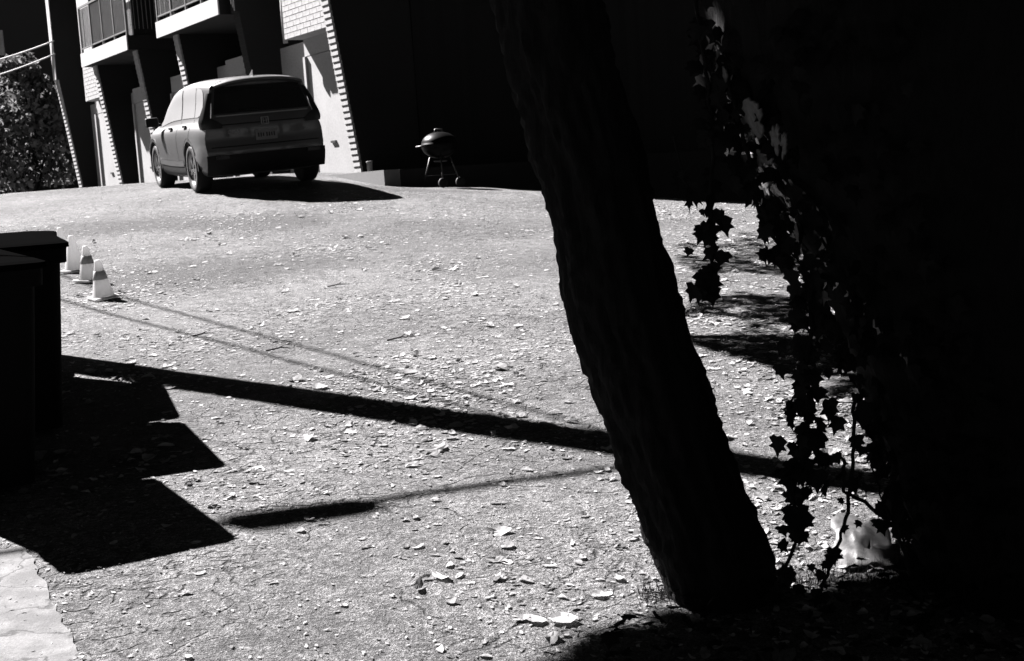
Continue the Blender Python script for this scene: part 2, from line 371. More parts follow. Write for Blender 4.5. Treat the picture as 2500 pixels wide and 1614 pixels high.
# balconies
OB = OT+.22
for (xl, yl), (xr, yr) in (((199.5, 165), (311, 121.6)), ((382.6, 94), (533, 35))):
    sl_, zl = RP(xl, yl, OB); sr, zr = RP(xr, yr, OB); z0 = (zl+zr)/2
    print('balc', sl_, zl, sr, zr)
    z1 = z0+.34
    b = bbox('balcony', sr, sl_, -1.39, OB-.031, z0+.002, z1-.002, M_SHADESIDE)  # slab body toned dark for the shade on its side and underside
    bbox('fascia', sr, sl_, OB-.03, OB, z0, z1, M_SLAB, b)
    for zz, hh in ((z1+.10, .03), (z1+1.12, .05)):
        bbox('rail', sr+.03, sl_-.03, OB-.07, OB-.03, zz, zz+hh, M_RAIL, b)
    for k in range(5):
        t = sr+.06+(sl_-sr-.12)*k/4; bbox('post', t-.02, t+.02, OB-.075, OB-.025, z1+.001, z1+1.12, M_RAIL, b)
    mb = MB(); t = sr+.1
    while t < sl_-.08:
        mb.box(FW(t, OB-.05, z1+.615)-bld.location, (.014, .014, .96), FM); t += .075
    r = mb.build('balusters', M_RAIL, b); r['kind'] = 'stuff'
    for e in (sr+.03, sl_-.03):
        mb = MB(); o = -1.1
        while o < OB-.1: mb.box(FW(e, o, z1+.62)-bld.location, (.014, .014, .95), FM); o += .1
        mb.build('side_balusters', M_RAIL, b)['kind'] = 'stuff'
# planter wall in front of the end wall
K = at(940, 459, 22.3); ks, ko = (K-O4).dot(DV), (K-O4).dot(NV)
pw = empty('planter_wall', (K.x, K.y, K.z), 'low concrete planter wall at the foot of the dark end wall', 'wall')
ZK = at(940, 415, 22.3).z
def pbox(name, s0, s1, o0, o1, z0, z1, m):
    mb = MB(); mb.box(FW((s0+s1)/2, (o0+o1)/2, (z0+z1)/2)-K, (abs(s1-s0), abs(o1-o0), z1-z0), FM); return mb.build(name, m, pw)
pbox('kerb_block', ks, -.03, ko-.28, ko, K.z-.5, ZK, M_KERB)
pbox('front_block', ks, ks+.25, ko-9, ko-.284, K.z-1.2, ZK-.004, M_SHADESIDE)  # near face toned dark for the shade that falls on it
pbox('soil', ks+.254, -.03, ko-9, ko-.284, K.z-1.2, ZK-.06, M_SOIL)
mb = MB(); p = at(903, 411, 23.3); mb.lathe([(.045, -.1), (.045, .17), (.052, .172), (.052, .2), (.03, .205)], 14)
o = mb.build('vent_pipe', M_KERB, None, True); o.location = (p.x, p.y, ZK-.03); tag(o, 'short grey pipe standing on the planter wall by the brick corner', 'pipe')

# ------------------------------------------------------------------ far left: brick house and shrub
fb = empty('brick_house', at(60, 450, 62), 'dim brick house behind the shrub in the far left corner', 'house')
mb = MB(); c = at(-250, 100, 62); mb.box(Vector((c.x-1, c.y+3, 5))-fb.location, (17, 6, 15)); mb.build('wall', M_FARBRICK, fb)
q = at(-2, 105, 58.5); mb = MB(); mb.box(q-fb.location, (.35, .1, 1.0)); wd = mb.build('window', M_WHITE, fb)
mb = MB(); mb.box(q-fb.location+Vector((-.1, -.056, 0)), (.1, .02, .9)); mb.build('pane', M_GLAREGLASS, wd)
def leafquads(n, gen, size, mb=None):
    mb = mb or MB()
    for i in range(n):
        p = gen()
        if p is None: continue
        s = size*random.uniform(.6, 1.3); a = Vector((random.gauss(0, 1), random.gauss(0, 1), random.gauss(0, .6))).normalized(); b = a.orthogonal().normalized()
        b = (Matrix.Rotation(random.uniform(0, 6.28), 3, a) @ b); c_ = a.cross(b)
        mb.add([p+b*s*.55, p+c_*s*.32+a*s*.06, p-b*s*.5, p-c_*s*.32+a*s*.06], [(0, 1, 2, 3)])
    return mb
def blob(cs):
    def g():
        c, r = random.choice(cs); v = Vector((random.gauss(0, 1), random.gauss(0, 1), random.gauss(0, 1))).normalized()*random.uniform(.55, 1)
        return Vector((c.x+v.x*r, c.y+v.y*r, c.z+v.z*r*.8))
    return g
def shrub(name, base, cs, n, size, label, m=M_SHRUB, cat='shrub'):
    t = empty(name, base, label, cat)
    mb = MB()
    for c, r in cs[::2]: mb.tube([Vector((0, 0, -.2)), (c-base)*.5+Vector((.1, 0, -.1)), c-base], [.06, .04, .015], 6)
    mb.build('stem', M_BARK, t)
    cl = [(c-base, r) for c, r in cs]
    leafquads(n, blob(cl), size).build('foliage', m, t)
    return t
D0 = 44
def sp(px, py, r, D=D0): return (at(px, py, D+random.uniform(-.6, .6)), r)
cl = [sp(60, 150, .35), sp(20, 165, .4), sp(90, 200, .35), sp(130, 250, .3), sp(60, 175, .5), sp(30, 215, .8), sp(95, 235, .8), sp(55, 265, .9), sp(120, 280, .55), sp(15, 300, .9), sp(80, 320, .9), sp(130, 345, .6), sp(40, 370, .9), sp(100, 400, .9), sp(20, 430, .9), sp(150, 420, .6), sp(-40, 330, 1.1), sp(-30, 420, 1.1), sp(-60, 240, 1.)]
b0 = at(60, 470, D0); b0.z = gz(b0.x, b0.y)
shrub('leafy_shrub', b0, cl, 5200, .22, 'tall leafy shrub growing left of the terrace, its tips catching the sun')

# ------------------------------------------------------------------ parked car
def build_car():
    ht = math.radians(24)
    rl, fl = at(495, 470, 20.9), at(401, 461, 23.2)
    fx = Vector((-math.sin(ht), math.cos(ht), 0)); yl = Vector((-math.cos(ht), -math.sin(ht), 0))
    base = Vector((rl.x, rl.y, gz(rl.x, rl.y)))-yl*.79
    def zz(a, b): q = base+fx*a+yl*b; return gz(q.x, q.y)
    pf = (zz(2.66, .79)+zz(2.66, -.79)-zz(0, .79)-zz(0, -.79))/2/2.66
    pl = (zz(0, .79)+zz(2.66, .79)-zz(0, -.79)-zz(2.66, -.79))/2/1.58
    f = (fx+Vector((0, 0, pf))).normalized(); l = (yl+Vector((0, 0, pl))); l = (l-f*l.dot(f)).normalized(); u = f.cross(l)
    base.z = (zz(0, .79)+zz(0, -.79))/2+.004
    car = empty('parked_car', base, 'dark sport utility vehicle parked at the crest, seen from behind with its left side sunlit', 'car')
    car.matrix_world = Matrix.Translation(base) @ Matrix((f, l, u)).transposed().to_4x4() @ Matrix.Diagonal((1, 1, .955, 1))
    keys = {  # x : half section (y, z) from underside to roof
        -.80: [(0, .24), (.60, .24), (.76, .30), (.845, .45), (.875, .63), (.875, .82), (.855, .96), (.83, 1.06), (.765, 1.28), (.70, 1.47), (.645, 1.56), (.50, 1.612), (.25, 1.635), (0, 1.64)],
        -.55: [(0, .22), (.64, .22), (.82, .28), (.90, .44), (.918, .63), (.915, .83), (.895, .97), (.865, 1.06), (.79, 1.29), (.725, 1.49), (.66, 1.585), (.50, 1.635), (.25, 1.66), (0, 1.665)],
        0.0: [(0, .20), (.68, .20), (.85, .26), (.915, .42), (.928, .63), (.925, .83), (.90, .98), (.868, 1.06), (.797, 1.3), (.735, 1.51), (.67, 1.61), (.50, 1.66), (.25, 1.685), (0, 1.69)],
        0.7: [(0, .20), (.68, .20), (.85, .24), (.895, .40), (.912, .60), (.915, .82), (.897, .97), (.866, 1.05), (.797, 1.3), (.74, 1.51), (.67, 1.615), (.50, 1.668), (.25, 1.69), (0, 1.695)],
        1.5: [(0, .20), (.68, .20), (.85, .24), (.895, .40), (.912, .60), (.915, .81), (.896, .95), (.865, 1.03), (.80, 1.27), (.735, 1.47), (.66, 1.56), (.50, 1.62), (.25, 1.645), (0, 1.65)],
        2.0: [(0, .20), (.68, .20), (.85, .25), (.90, .42), (.918, .62), (.918, .81), (.895, .94), (.862, 1.01), (.81, 1.18), (.745, 1.33), (.66, 1.40), (.50, 1.44), (.25, 1.46), (0, 1.465)],
        2.55: [(0, .20), (.68, .20), (.85, .26), (.915, .43), (.926, .63), (.92, .80), (.893, .92), (.86, .98), (.82, 1.04), (.75, 1.09), (.66, 1.12), (.50, 1.14), (.25, 1.15), (0, 1.155)],
        3.1: [(0, .20), (.62, .20), (.80, .27), (.89, .44), (.90, .62), (.89, .78), (.865, .88), (.83, .93), (.79, .965), (.72, .99), (.62, 1.005), (.48, 1.015), (.25, 1.02), (0, 1.025)],
        3.55: [(0, .22), (.5, .22), (.66, .28), (.75, .44), (.77, .6), (.75, .72), (.72, .79), (.68, .83), (.63, .86), (.56, .88), (.48, .89), (.36, .9), (.2, .905), (0, .91)]}
    kx = sorted(keys); KA = np.array([keys[k] for k in kx])
    KA[:7, 6, 0] -= .02; KA[:7, 7, 0] -= .065; KA[:7, 8, 0] -= .05; KA[:7, 9, 0] -= .02
    def S(x, v):
        """surface point at length x and ring position v (0..13), left side"""
        i = max(0, min(len(kx)-2, int(np.searchsorted(kx, x)-1))); t = (x-kx[i])/(kx[i+1]-kx[i]); t = t*t*(3-2*t) if 0 else t
        j = min(12, int(v)); q = v-j; sec = KA[i]*(1-t)+KA[i+1]*t
        p0, p1, p2, p3 = sec[max(0, j-1)], sec[j], sec[j+1], sec[min(13, j+2)]
        p = .5*((2*p1)+(-p0+p2)*q+(2*p0-5*p1+4*p2-p3)*q*q+(-p0+3*p1-3*p2+p3)*q**3)
        return float(p[0]), float(p[1])
    RZ = [(.2, -.86), (.34, -.93), (.48, -.985), (.62, -.99), (.72, -.955), (.95, -.95), (1.07, -.93), (1.3, -.85), (1.5, -.765), (1.56, -.745), (1.66, -.78)]
    def xr(y, z): return float(np.interp(z, [a for a, b in RZ], [b for a, b in RZ]))+.13*(abs(y)/.88)**2.6
    xs = [-.80, -.72, -.62, -.5, -.38, -.2, 0, .2, .4, .6, .8, 1., 1.2, 1.4, 1.55, 1.7, 1.85, 2., 2.15, 2.3, 2.45, 2.6, 2.8, 3., 3.2, 3.4, 3.55]
    vs = [i*.5 for i in range(27)]
    V = []; Fc = []; nv = len(vs); ring = 2*nv-2
    def ringpts(x):
        L = [S(x, v) for v in vs]; return [(x, y, z) for y, z in L]+[(x, -y, z) for y, z in reversed(L[1:-1])]
    rows = []
    r0 = ringpts(-.80)
    rows.append([(xr(y*.97, z), y*.97, z) for _, y, z in r0])
    for x in xs[1:]:
        rr = ringpts(x); rows.append([(max(x, xr(y, z)+.06*(k+1) if False else x), y, z) for k, (_, y, z) in enumerate(rr)])
    for r in rows: V += r
    for i in range(len(rows)-1):
        for k in range(ring): Fc.append((i*ring+k, (i+1)*ring+k, (i+1)*ring+(k+1) % ring, i*ring+(k+1) % ring))
    # rear face: grid across between matching left and right ring points
    n0 = len(V); m = 12; grid = {}
    for j in range(nv):
        a = rows[0][j]; kL = j; kR = (ring-j) % ring
        for i in range(m+1):
            if j in (0, nv-1): grid[(j, i)] = kL; continue
            if i == 0: grid[(j, i)] = kL; continue
            if i == m: grid[(j, i)] = kR; continue
            y = a[1]*(1-2*i/m); V.append((xr(y, a[2]), y, a[2])); grid[(j, i)] = len(V)-1
    for j in range(nv-1):
        for i in range(m):
            q = [grid[(j, i)], grid[(j, i+1)], grid[(j+1, i+1)], grid[(j+1, i)]]; q = list(dict.fromkeys(q))
            if len(q) > 2: Fc.append(tuple(reversed(q)))
    Fc.append(tuple((len(rows)-1)*ring+k for k in range(ring)))
    body = mesh('body', V, Fc, M_PAINT, car, True)
    bm = bmesh.new(); bm.from_mesh(body.data); bmesh.ops.recalc_face_normals(bm, faces=bm.faces); bm.to_mesh(body.data); bm.free()
    # wheel wells
    cut = MB()
    for x in (0, 2.66):
        for sgn in (1, -1):
            Mx = Matrix.Translation((x, sgn*.55, .36)) @ Matrix.Rotation(-sgn*math.pi/2, 4, 'X')
            cut.lathe([(.415, 0), (.415, .6)], 40, Mx)
    cu = cut.build('cutter', M_CLAD, car)
    bm = bmesh.new(); bm.from_mesh(cu.data); bmesh.ops.recalc_face_normals(bm, faces=bm.faces); bm.to_mesh(cu.data); bm.free()
    md = body.modifiers.new('wells', 'BOOLEAN'); md.object = cu; md.operation = 'DIFFERENCE'; md.solver = 'EXACT'
    bpy.context.view_layer.update(); dg = bpy.context.evaluated_depsgraph_get()
    nm = bpy.data.meshes.new_from_object(body.evaluated_get(dg)); body.modifiers.clear()
    if len(nm.polygons) > 300: body.data = nm
    bpy.data.objects.remove(cu)
    print('body faces', len(body.data.polygons))
    try: body.data.set_sharp_from_angle(angle=math.radians(40))
    except Exception as e: print(e)
    def patch(name, poly, m, off=.008, parent=None, side=1, n=10):
        """patch on the flank: poly = list of (x, vlow, vhigh) columns"""
        V = []; Fc = []
        for (x, a, b) in poly:
            for k in range(n+1):
                y, z = S(x, a+(b-a)*k/n); V.append((x, side*(y+off), z+off*.3))
        for i in range(len(poly)-1):
            for k in range(n):
                q = (i*(n+1)+k, i*(n+1)+k+1, (i+1)*(n+1)+k+1, (i+1)*(n+1)+k); Fc.append(q if side < 0 else tuple(reversed(q)))
        return mesh(name, V, Fc, m, parent or car, True)
    for sd in (1, -1):
        patch('window', [(-.50, 7.9, 8.5), (-.46, 7.6, 8.9), (-.38, 7.4, 9.15), (-.25, 7.3, 9.35), (-.08, 7.3, 9.45)], M_GLAREGLASS, side=sd)
        patch('window', [(-.05, 7.3, 9.46), (.2, 7.3, 9.52), (.5, 7.3, 9.55), (.80, 7.3, 9.55)], M_GLAREGLASS, side=sd)
        patch('window', [(.87, 7.3, 9.55), (1.1, 7.3, 9.55), (1.4, 7.3, 9.5), (1.6, 7.3, 9.4), (1.85, 7.3, 9.15), (2.05, 7.3, 8.8), (2.3, 7.3, 8.2), (2.42, 7.3, 7.6)], M_GLAREGLASS, side=sd)
        patch('sill_cladding', [(x, 2.0, 3.0) for x in np.linspace(.44, 2.22, 12)], M_CLAD, .012, side=sd)
        patch('sill_strip', [(x, 2.9, 3.35) for x in np.linspace(.46, 2.2, 12)], M_CHROME, .018, side=sd)
        for x in (.25, 1.3):
            y, z = S(x, 6.3); mb = MB(); mb.box((x, sd*(y+.03), z), (.2, .03, .035)); mb.build('door_handle', M_CLAD, car)
        for x in (-.07, .84): patch('door_gap', [(x-.009, 3.2, 7.2), (x+.009, 3.2, 7.2)], M_CLAD, .003, side=sd)
        mb = MB(); mb.box((2.12, sd*1.0, 1.1), (.12, .2, .15)); mb.box((2.16, sd*.9, 1.05), (.06, .12, .05)); mi = mb.build('mirror', M_CLAD, car)
        bv = mi.modifiers.new('b', 'BEVEL'); bv.width = .03; bv.segments = 3
        # tail lamp: upright by the window, foot on the flank
        V = []; Fc = []
        for k, (z, w0, w1) in enumerate([(.94, .60, .845), (1.0, .60, .86), (1.05, .66, .855), (1.1, .74, .84), (1.3, .70, .775), (1.46, .655, .71)]):
            for y in (w0, (w0+w1)/2, w1): V.append((xr(y, z)-.012 if y < w1 else xr(y, z)-.004, sd*y, z))
            V.append((xr(w1, z)+.16*(1 if z < 1.12 else .25), sd*(w1+.012 if z > 1.1 else w1+.02), z))
        for k in range(5):
            for i in range(3):
                q = (k*4+i, k*4+i+1, k*4+i+5, k*4+i+4); Fc.append(q if sd < 0 else tuple(reversed(q)))
        mesh('tail_lamp', V, Fc, M_LAMP, car, True)
        mb = MB(); mb.box((-.985, sd*.66, .52), (.03, .18, .05)); mb.build('reflector', M_LAMP, car)
        for x in (0, 2.66):
            mb = MB()
            V = []; n = 22
            for k in range(n+1):
                a = math.pi*(-.02+1.04*k/n)
                for r in (.415, .47): V.append((x+r*math.cos(a), sd*(.925 if abs(math.cos(a)) < .9 else .91), .36+r*math.sin(a)))
            mb.add(V, [(2*k, 2*k+1, 2*k+3, 2*k+2) if sd > 0 else (2*k+2, 2*k+3, 2*k+1, 2*k) for k in range(n)])
            V2 = [(a, b-sd*.1, c) for a, b, c in V]; mb.add([V[2*k+1] for k in range(n+1)]+[V2[2*k+1] for k in range(n+1)], [(k, k+1, n+2+k, n+1+k) for k in range(n)])
            mb.build('arch_cladding', M_CLAD, car, True)
    # rear glass, spoiler, plate, badges, bumper
    V = []; Fc = []
    for j, (z, w_) in enumerate([(1.15, .69), (1.22, .68), (1.32, .655), (1.42, .63), (1.535, .60)]):
        for i in range(13): y = w_*(1-2*i/12); V.append((xr(y, z)-.012, y, z))
    for j in range(4):
        for i in range(12): Fc.append((j*13+i, (j+1)*13+i, (j+1)*13+i+1, j*13+i+1))
    mesh('rear_window', V, Fc, M_TINT, car, True)
    V = []; Fc = []
    prof = [(-.55, 1.672), (-.75, 1.655), (-.90, 1.628), (-.905, 1.60), (-.80, 1.585), (-.70, 1.56)]
    for (x, z) in prof:
        for i in range(13):
            y = .64*(1-2*i/12); e = abs(y/.64)**3; V.append((x+.08*e*(1 if x < -.7 else 0), y, z-.055*e-.02*(y/.64)**2))
    for j in range(len(prof)-1):
        for i in range(12): Fc.append((j*13+i, j*13+i+1, (j+1)*13+i+1, (j+1)*13+i))
    mesh('spoiler', V, Fc, M_PAINT, car, True)
    mb = MB()
    V = []; Fc = []
    for j, (z, dx) in enumerate([(.26, .0), (.34, -.012), (.46, -.016), (.55, -.012)]):
        for i in range(15): y = .86*(1-2*i/14); V.append((xr(y, z)+dx-.004, y, z))
    for j in range(3):
        for i in range(14): Fc.append((j*15+i, (j+1)*15+i, (j+1)*15+i+1, j*15+i+1))
    mesh('bumper', V, Fc, M_CLAD, car, True)
    mb = MB(); x0 = xr(0, .78)-.012; mb.box((x0, 0, .80), (.01, .31, .155)); pl_ = mb.build('licence_plate', M_PLATE, car)
    mb = MB()
    for k, (yy, hh) in enumerate(((.115, .06), (.08, .06), (.045, .05), (-.005, .06), (-.04, .06), (-.075, .05), (-.11, .06))): mb.box((x0-.0065, yy, .80), (.002, .016, hh))
    mb.build('plate_marks', M_CLAD, pl_)
    mb = MB(); x1 = xr(0, 1.0)-.012
    for y_, z_, sy, sz in ((.05, 1.0, .014, .09), (-.05, 1.0, .014, .09), (0, 1.05, .11, .012), (0, .95, .1, .012), (.022, 1.0, .01, .07), (-.022, 1.0, .01, .07), (0, 1.0, .044, .01)): mb.box((x1, y_, z_), (.012, sy, sz))
    mb.build('emblem', M_CHROME, car)
    tc = bpy.data.curves.new('badge', 'FONT'); tc.body = 'CR-V'; tc.size = .085; tc.extrude = .004; tc.align_x = 'CENTER'
    to = bpy.data.objects.new('badge', tc); COL.objects.link(to); dg = bpy.context.evaluated_depsgraph_get(); me = bpy.data.meshes.new_from_object(to.evaluated_get(dg)); bpy.data.objects.remove(to)
    bo = link('badge', me, M_CHROME, car); bo.matrix_local = Matrix.Translation((xr(.45, .87)-.012, .45, .845)) @ Matrix(((0, 0, -1), (-1, 0, 0), (0, 1, 0))).to_4x4()
    V = []
    for i in range(13): y = .66*(1-2*i/12); V += [(xr(y, 1.115)-.014, y, 1.108), (xr(y, 1.115)-.014, y, 1.124)]
    mesh('trim_strip', V, [(2*i, 2*i+1, 2*i+3, 2*i+2) for i in range(12)], M_CHROME, car)
    for zz_ in (.665, .985):
        V = []
        for i in range(13): y = .78*(1-2*i/12); V += [(xr(y, zz_)-.004, y, zz_-.008), (xr(y, zz_)-.004, y, zz_+.008)]
        mesh('tailgate_gap', V, [(2*i, 2*i+1, 2*i+3, 2*i+2) for i in range(12)], M_CLAD, car)
    mb = MB(); mb.tube([(xr(0, 1.17)-.03, .05, 1.165), (xr(.3, 1.2)-.025, .34, 1.20)], .008, 6); mb.build('rear_wiper', M_CLAD, car)
    mb = MB(); V = [(-.62, .012, 1.66), (-.62, -.012, 1.66), (-.40, .014, 1.675), (-.40, -.014, 1.675), (-.60, .004, 1.75), (-.60, -.004, 1.75), (-.57, .004, 1.755), (-.57, -.004, 1.755)]
    mb.add(V, [(0, 1, 3, 2), (0, 4, 5, 1), (4, 6, 7, 5), (6, 2, 3, 7), (0, 2, 6, 4), (1, 5, 7, 3)]); mb.build('antenna', M_PAINT, car)
    for x in (0, 2.66):
        for sd in (1, -1):
            wh = empty('wheel', (x, sd*.795, .36)); wh.parent = car
            wh.matrix_local = Matrix.Translation((x, sd*.795, .357)) @ Matrix.Rotation(-sd*math.pi/2, 4, 'X')
            # convert the empty to a mesh part: hub carries tyre and rim
            hub = MB(); hub.lathe([(.06, -.08), (.06, .085), (.03, .09)], 14); bpy.data.objects.remove(wh)
            wh = hub.build('wheel', M_RIM, car, True); wh.matrix_local = Matrix.Translation((x, sd*.795, .357)) @ Matrix.Rotation(-sd*math.pi/2, 4, 'X')
            ty = MB(); ty.lathe([(.245, -.11), (.33, -.115), (.35, -.1), (.36, -.06), (.36, .06), (.35, .1), (.33, .115), (.245, .11), (.24, 0)], 40); ty.build('tyre', M_RUBBER, wh, True)
            rm = MB()
            rm.lathe([(.245, -.1), (.252, .1), (.235, .105), (.225, .07), (.22, -.1)], 40)
            for k in range(5):
                a0 = 2*math.pi*k/5+.3
                for da in (-.13, .13):
                    Mx = Matrix.Rotation(a0+da, 4, 'Z'); rm.box(Mx @ Vector((.135, 0, .075)), (.2, .035, .03), (Matrix.Rotation(a0+da*1.4, 3, 'Z')))
            rm.build('rim', M_RIM, wh)
            dk = MB(); dk.lathe([(.22, -.02), (.22, 0)], 24); dk.build('brake_disc', M_CLAD, wh)
    return car
build_car()

# ------------------------------------------------------------------ kettle barbecue at the shadow edge
def grill():
    p = at(1080, 450, 22.45); z0 = gz(p.x, p.y); g = empty('kettle_barbecue', (p.x, p.y, z0), 'black kettle barbecue on a tripod in front of the dark wall', 'barbecue')
    g.rotation_euler = (0, 0, .5)
    R_ = .285; zc = .66
    MB().lathe([(.02, zc-.2)]+[(R_*math.sin(a), zc-.0-.2*math.cos(a)) for a in np.linspace(.15, math.pi/2, 10)]+[(R_+.008, zc+.004), (R_-.01, zc+.006)], 36).build('bowl', M_ENAMEL, g, True)
    ld = MB().lathe([(R_+.012, zc+.008), (R_+.012, zc+.022)]+[(R_*math.cos(a), zc+.022+.19*math.sin(a)) for a in np.linspace(.05, math.pi/2-.1, 10)]+[(.02, zc+.213)], 36).build('lid', M_ENAMEL, g, True)
    mb = MB(); mb.tube([(-.07, 0, zc+.2), (-.06, 0, zc+.25), (.06, 0, zc+.25), (.07, 0, zc+.2)], .014, 8); mb.build('lid_handle', M_ALU, ld, True)
    mb = MB(); mb.lathe([(.045, zc+.185), (.045, zc+.195)], 16, Matrix.Translation((.13, .05, -.02))); mb.build('lid_vent', M_ALU, ld)
    for k in range(3):
        a = 2*math.pi*k/3+2.2; mb = MB(); mb.tube([(.17*math.cos(a), .17*math.sin(a), zc-.14), (.36*math.cos(a), .36*math.sin(a), .0 if k else 0.0)], .0125, 8); mb.build('leg', M_ALU, g, True)
    for k in (1, 2):
        a = 2*math.pi*k/3+2.2; mb = MB(); mb.lathe([(.03, -.02), (.075, -.02), (.075, .02), (.03, .02)], 20, Matrix.Translation((.34*math.cos(a), .34*math.sin(a), .075)) @ Matrix.Rotation(math.pi/2, 4, 'X')); mb.build('wheel', M_RUBBER, g, True)
    mb = MB(); mb.lathe([(.02, .4), (.1, .405), (.11, .43)], 20); mb.build('ash_pan', M_ALU, g, True)
    mb = MB()
    for k in range(5): mb.tube([(-.2, -.12+.06*k, .2), (.2, -.12+.06*k, .2)], .004, 6)
    mb.build('wire_shelf', M_ALU, g)
    mb = MB(); mb.tube([(-.29, -.09, zc+.0), (-.36, -.09, zc+.0), (-.36, .09, zc+.0), (-.29, .09, zc+.0)], .012, 8); mb.build('side_handle', M_ALU, g, True)
grill()

# ------------------------------------------------------------------ traffic cones
def cone_proto():
    r = empty('traffic_cone')
    mb = MB(); mb.box((0, 0, .012), (.235, .235, .024)); b = mb.build('base', M_CONE, r)
    bv = b.modifiers.new('b', 'BEVEL'); bv.width = .03; bv.segments = 2
    MB().lathe([(.098, .0241), (.094, .03), (.028, .335), (.024, .345), (.012, .347)], 28).build('body', M_CONE, r, True)
    MB().lathe([(.0645, .175), (.0655, .176), (.0487, .25), (.0475, .251)], 28).build('collar', M_COLLAR, r, True)
    return r
def copy_tree(o, parent=None):
    c = o.copy(); COL.objects.link(c); c.parent = parent
    for ch in list(o.children): copy_tree(ch, c)
    return c
cp = cone_proto()
for i, (px, py, D, lab, col, k) in enumerate([(254, 733, 12.6, 'nearest pale traffic cone with a grey collar, beside the bin', 1, 1), (218, 688, 13.7, 'second pale traffic cone from the front, with a grey collar', 1, .98),
                                 (184, 665, 14.4, 'third traffic cone from the front, plain pale with no collar', 0, 1.06), (155, 637, 15.35, 'farthest pale traffic cone, half hidden behind the bin lid', 0, 1)]):
    c = cp if i == 0 else copy_tree(cp)
    tag(c, lab, 'traffic cone', 'traffic cones in a row by the bins')
    if not col:
        for ch in list(c.children):
            if ch.name.startswith('collar'): bpy.data.objects.remove(ch)
    p = at(px, py, D); z = gz(p.x, p.y); nn = gnormal(p.x, p.y)
    c.matrix_world = Matrix.Translation((p.x, p.y, z+.012)) @ nn.to_track_quat('Z', 'Y').to_matrix().to_4x4() @ Matrix.Rotation(.5+i*.4, 4, 'Z') @ Matrix.Rotation(-.06 if i == 0 else 0, 4, 'Y') @ Matrix.Scale(k, 4)

# ------------------------------------------------------------------ wheeled bins at the left edge
def bin_proto():
    r = empty('wheeled_bin')
    def loft(secs, n=6):
        V = []; Fc = []
        for (z, x0, x1, hw, rd) in secs:
            ring = []
            for cx, cy, a0 in ((x1-rd, hw-rd, 0), (x0+rd, hw-rd, 90), (x0+rd, -hw+rd, 180), (x1-rd, -hw+rd, 270)):
                for k in range(n): a = math.radians(a0+90*k/(n-1)); ring.append((cx+rd*math.cos(a), cy+rd*math.sin(a), z))
            V += ring
        m = 4*n
        for i in range(len(secs)-1):
            for k in range(m): Fc.append((i*m+k, i*m+(k+1) % m, (i+1)*m+(k+1) % m, (i+1)*m+k))
        Fc += [tuple(reversed(range(m))), tuple((len(secs)-1)*m+k for k in range(m))]
        return MB().add(V, Fc)
    # x: front (-) to back with handle (+)
    loft([(.03, -.70, -.12, .225, .05), (.3, -.74, -.11, .245, .05), (.86, -.80, -.07, .285, .05), (.865, -.82, -.05, .315, .05), (.935, -.825, -.045, .32, .05), (.938, -.8, -.07, .30, .05)]).build('body', M_BIN, r, False)
    loft([(.940, -.845, -.02, .33, .04), (.962, -.85, -.015, .33, .05), (.97, -.82, -.03, .31, .05), (.984, -.66, -.12, .2, .05), (.986, -.5, -.2, .12, .05)]).build('lid', M_BINLID, r, False)
    mb = MB(); mb.tube([(-.05, -.24, .90), (.0, -.24, .92), (.0, .24, .92), (-.05, .24, .90)], .016, 10); mb.build('handle', M_BIN, r, True)
    for s in (-.2, .2):
        mb = MB(); mb.box((-.03, s, .937), (.06, .07, .05)); mb.build('hinge', M_BINLID, r)
    for s in (-1, 1):
        mb = MB(); mb.lathe([(.04, -.02), (.095, -.022), (.1, -.016), (.1, .016), (.095, .022), (.04, .02)], 26, Matrix.Translation((-.11, s*.235, .1)) @ Matrix.Rotation(math.pi/2, 4, 'X')); mb.build('wheel', M_RUBBER, r, True)
    mb = MB(); mb.tube([(-.11, -.21, .1), (-.11, .21, .1)], .012, 8); mb.build('axle', M_METAL, r)
    return r
bp = bin_proto()
rowd = Vector((-.235, .97, 0)).normalized(); outd = Vector((rowd.y, -rowd.x, 0))
for i, (cx, cy, an, hs, lab) in enumerate([(-1.94, 6.05, 29, 1.05, 'nearest dark wheeled bin at the left edge, first of three'), (-2.17, 7.13, 22, 1.03, 'middle dark wheeled bin of the three at the left edge'), (-2.56, 8.17, 17, .955, 'farthest dark wheeled bin at the left edge, beside the cones')]):
    b = bp if i == 0 else copy_tree(bp); tag(b, lab, 'wheeled bin', 'dark wheeled bins along the left edge')
    rowd = Vector((-math.sin(math.radians(an)), math.cos(math.radians(an)), 0)); outd = Vector((rowd.y, -rowd.x, 0))
    p = Vector((cx, cy, 0))+rowd*.85*1.28-outd*.335; z = gz(p.x, p.y-.4)-.035*0; nn = Vector((0, 0, 1)).lerp(gnormal(p.x, p.y-.4), .6).normalized()
    p.z = 0; X = (rowd-nn*rowd.dot(nn)).normalized(); Y = nn.cross(X)
    b.matrix_world = Matrix.Translation((p.x, p.y, z)) @ Matrix((X, Y, nn)).transposed().to_4x4() @ Matrix.Diagonal((1.28, 1, hs, 1))

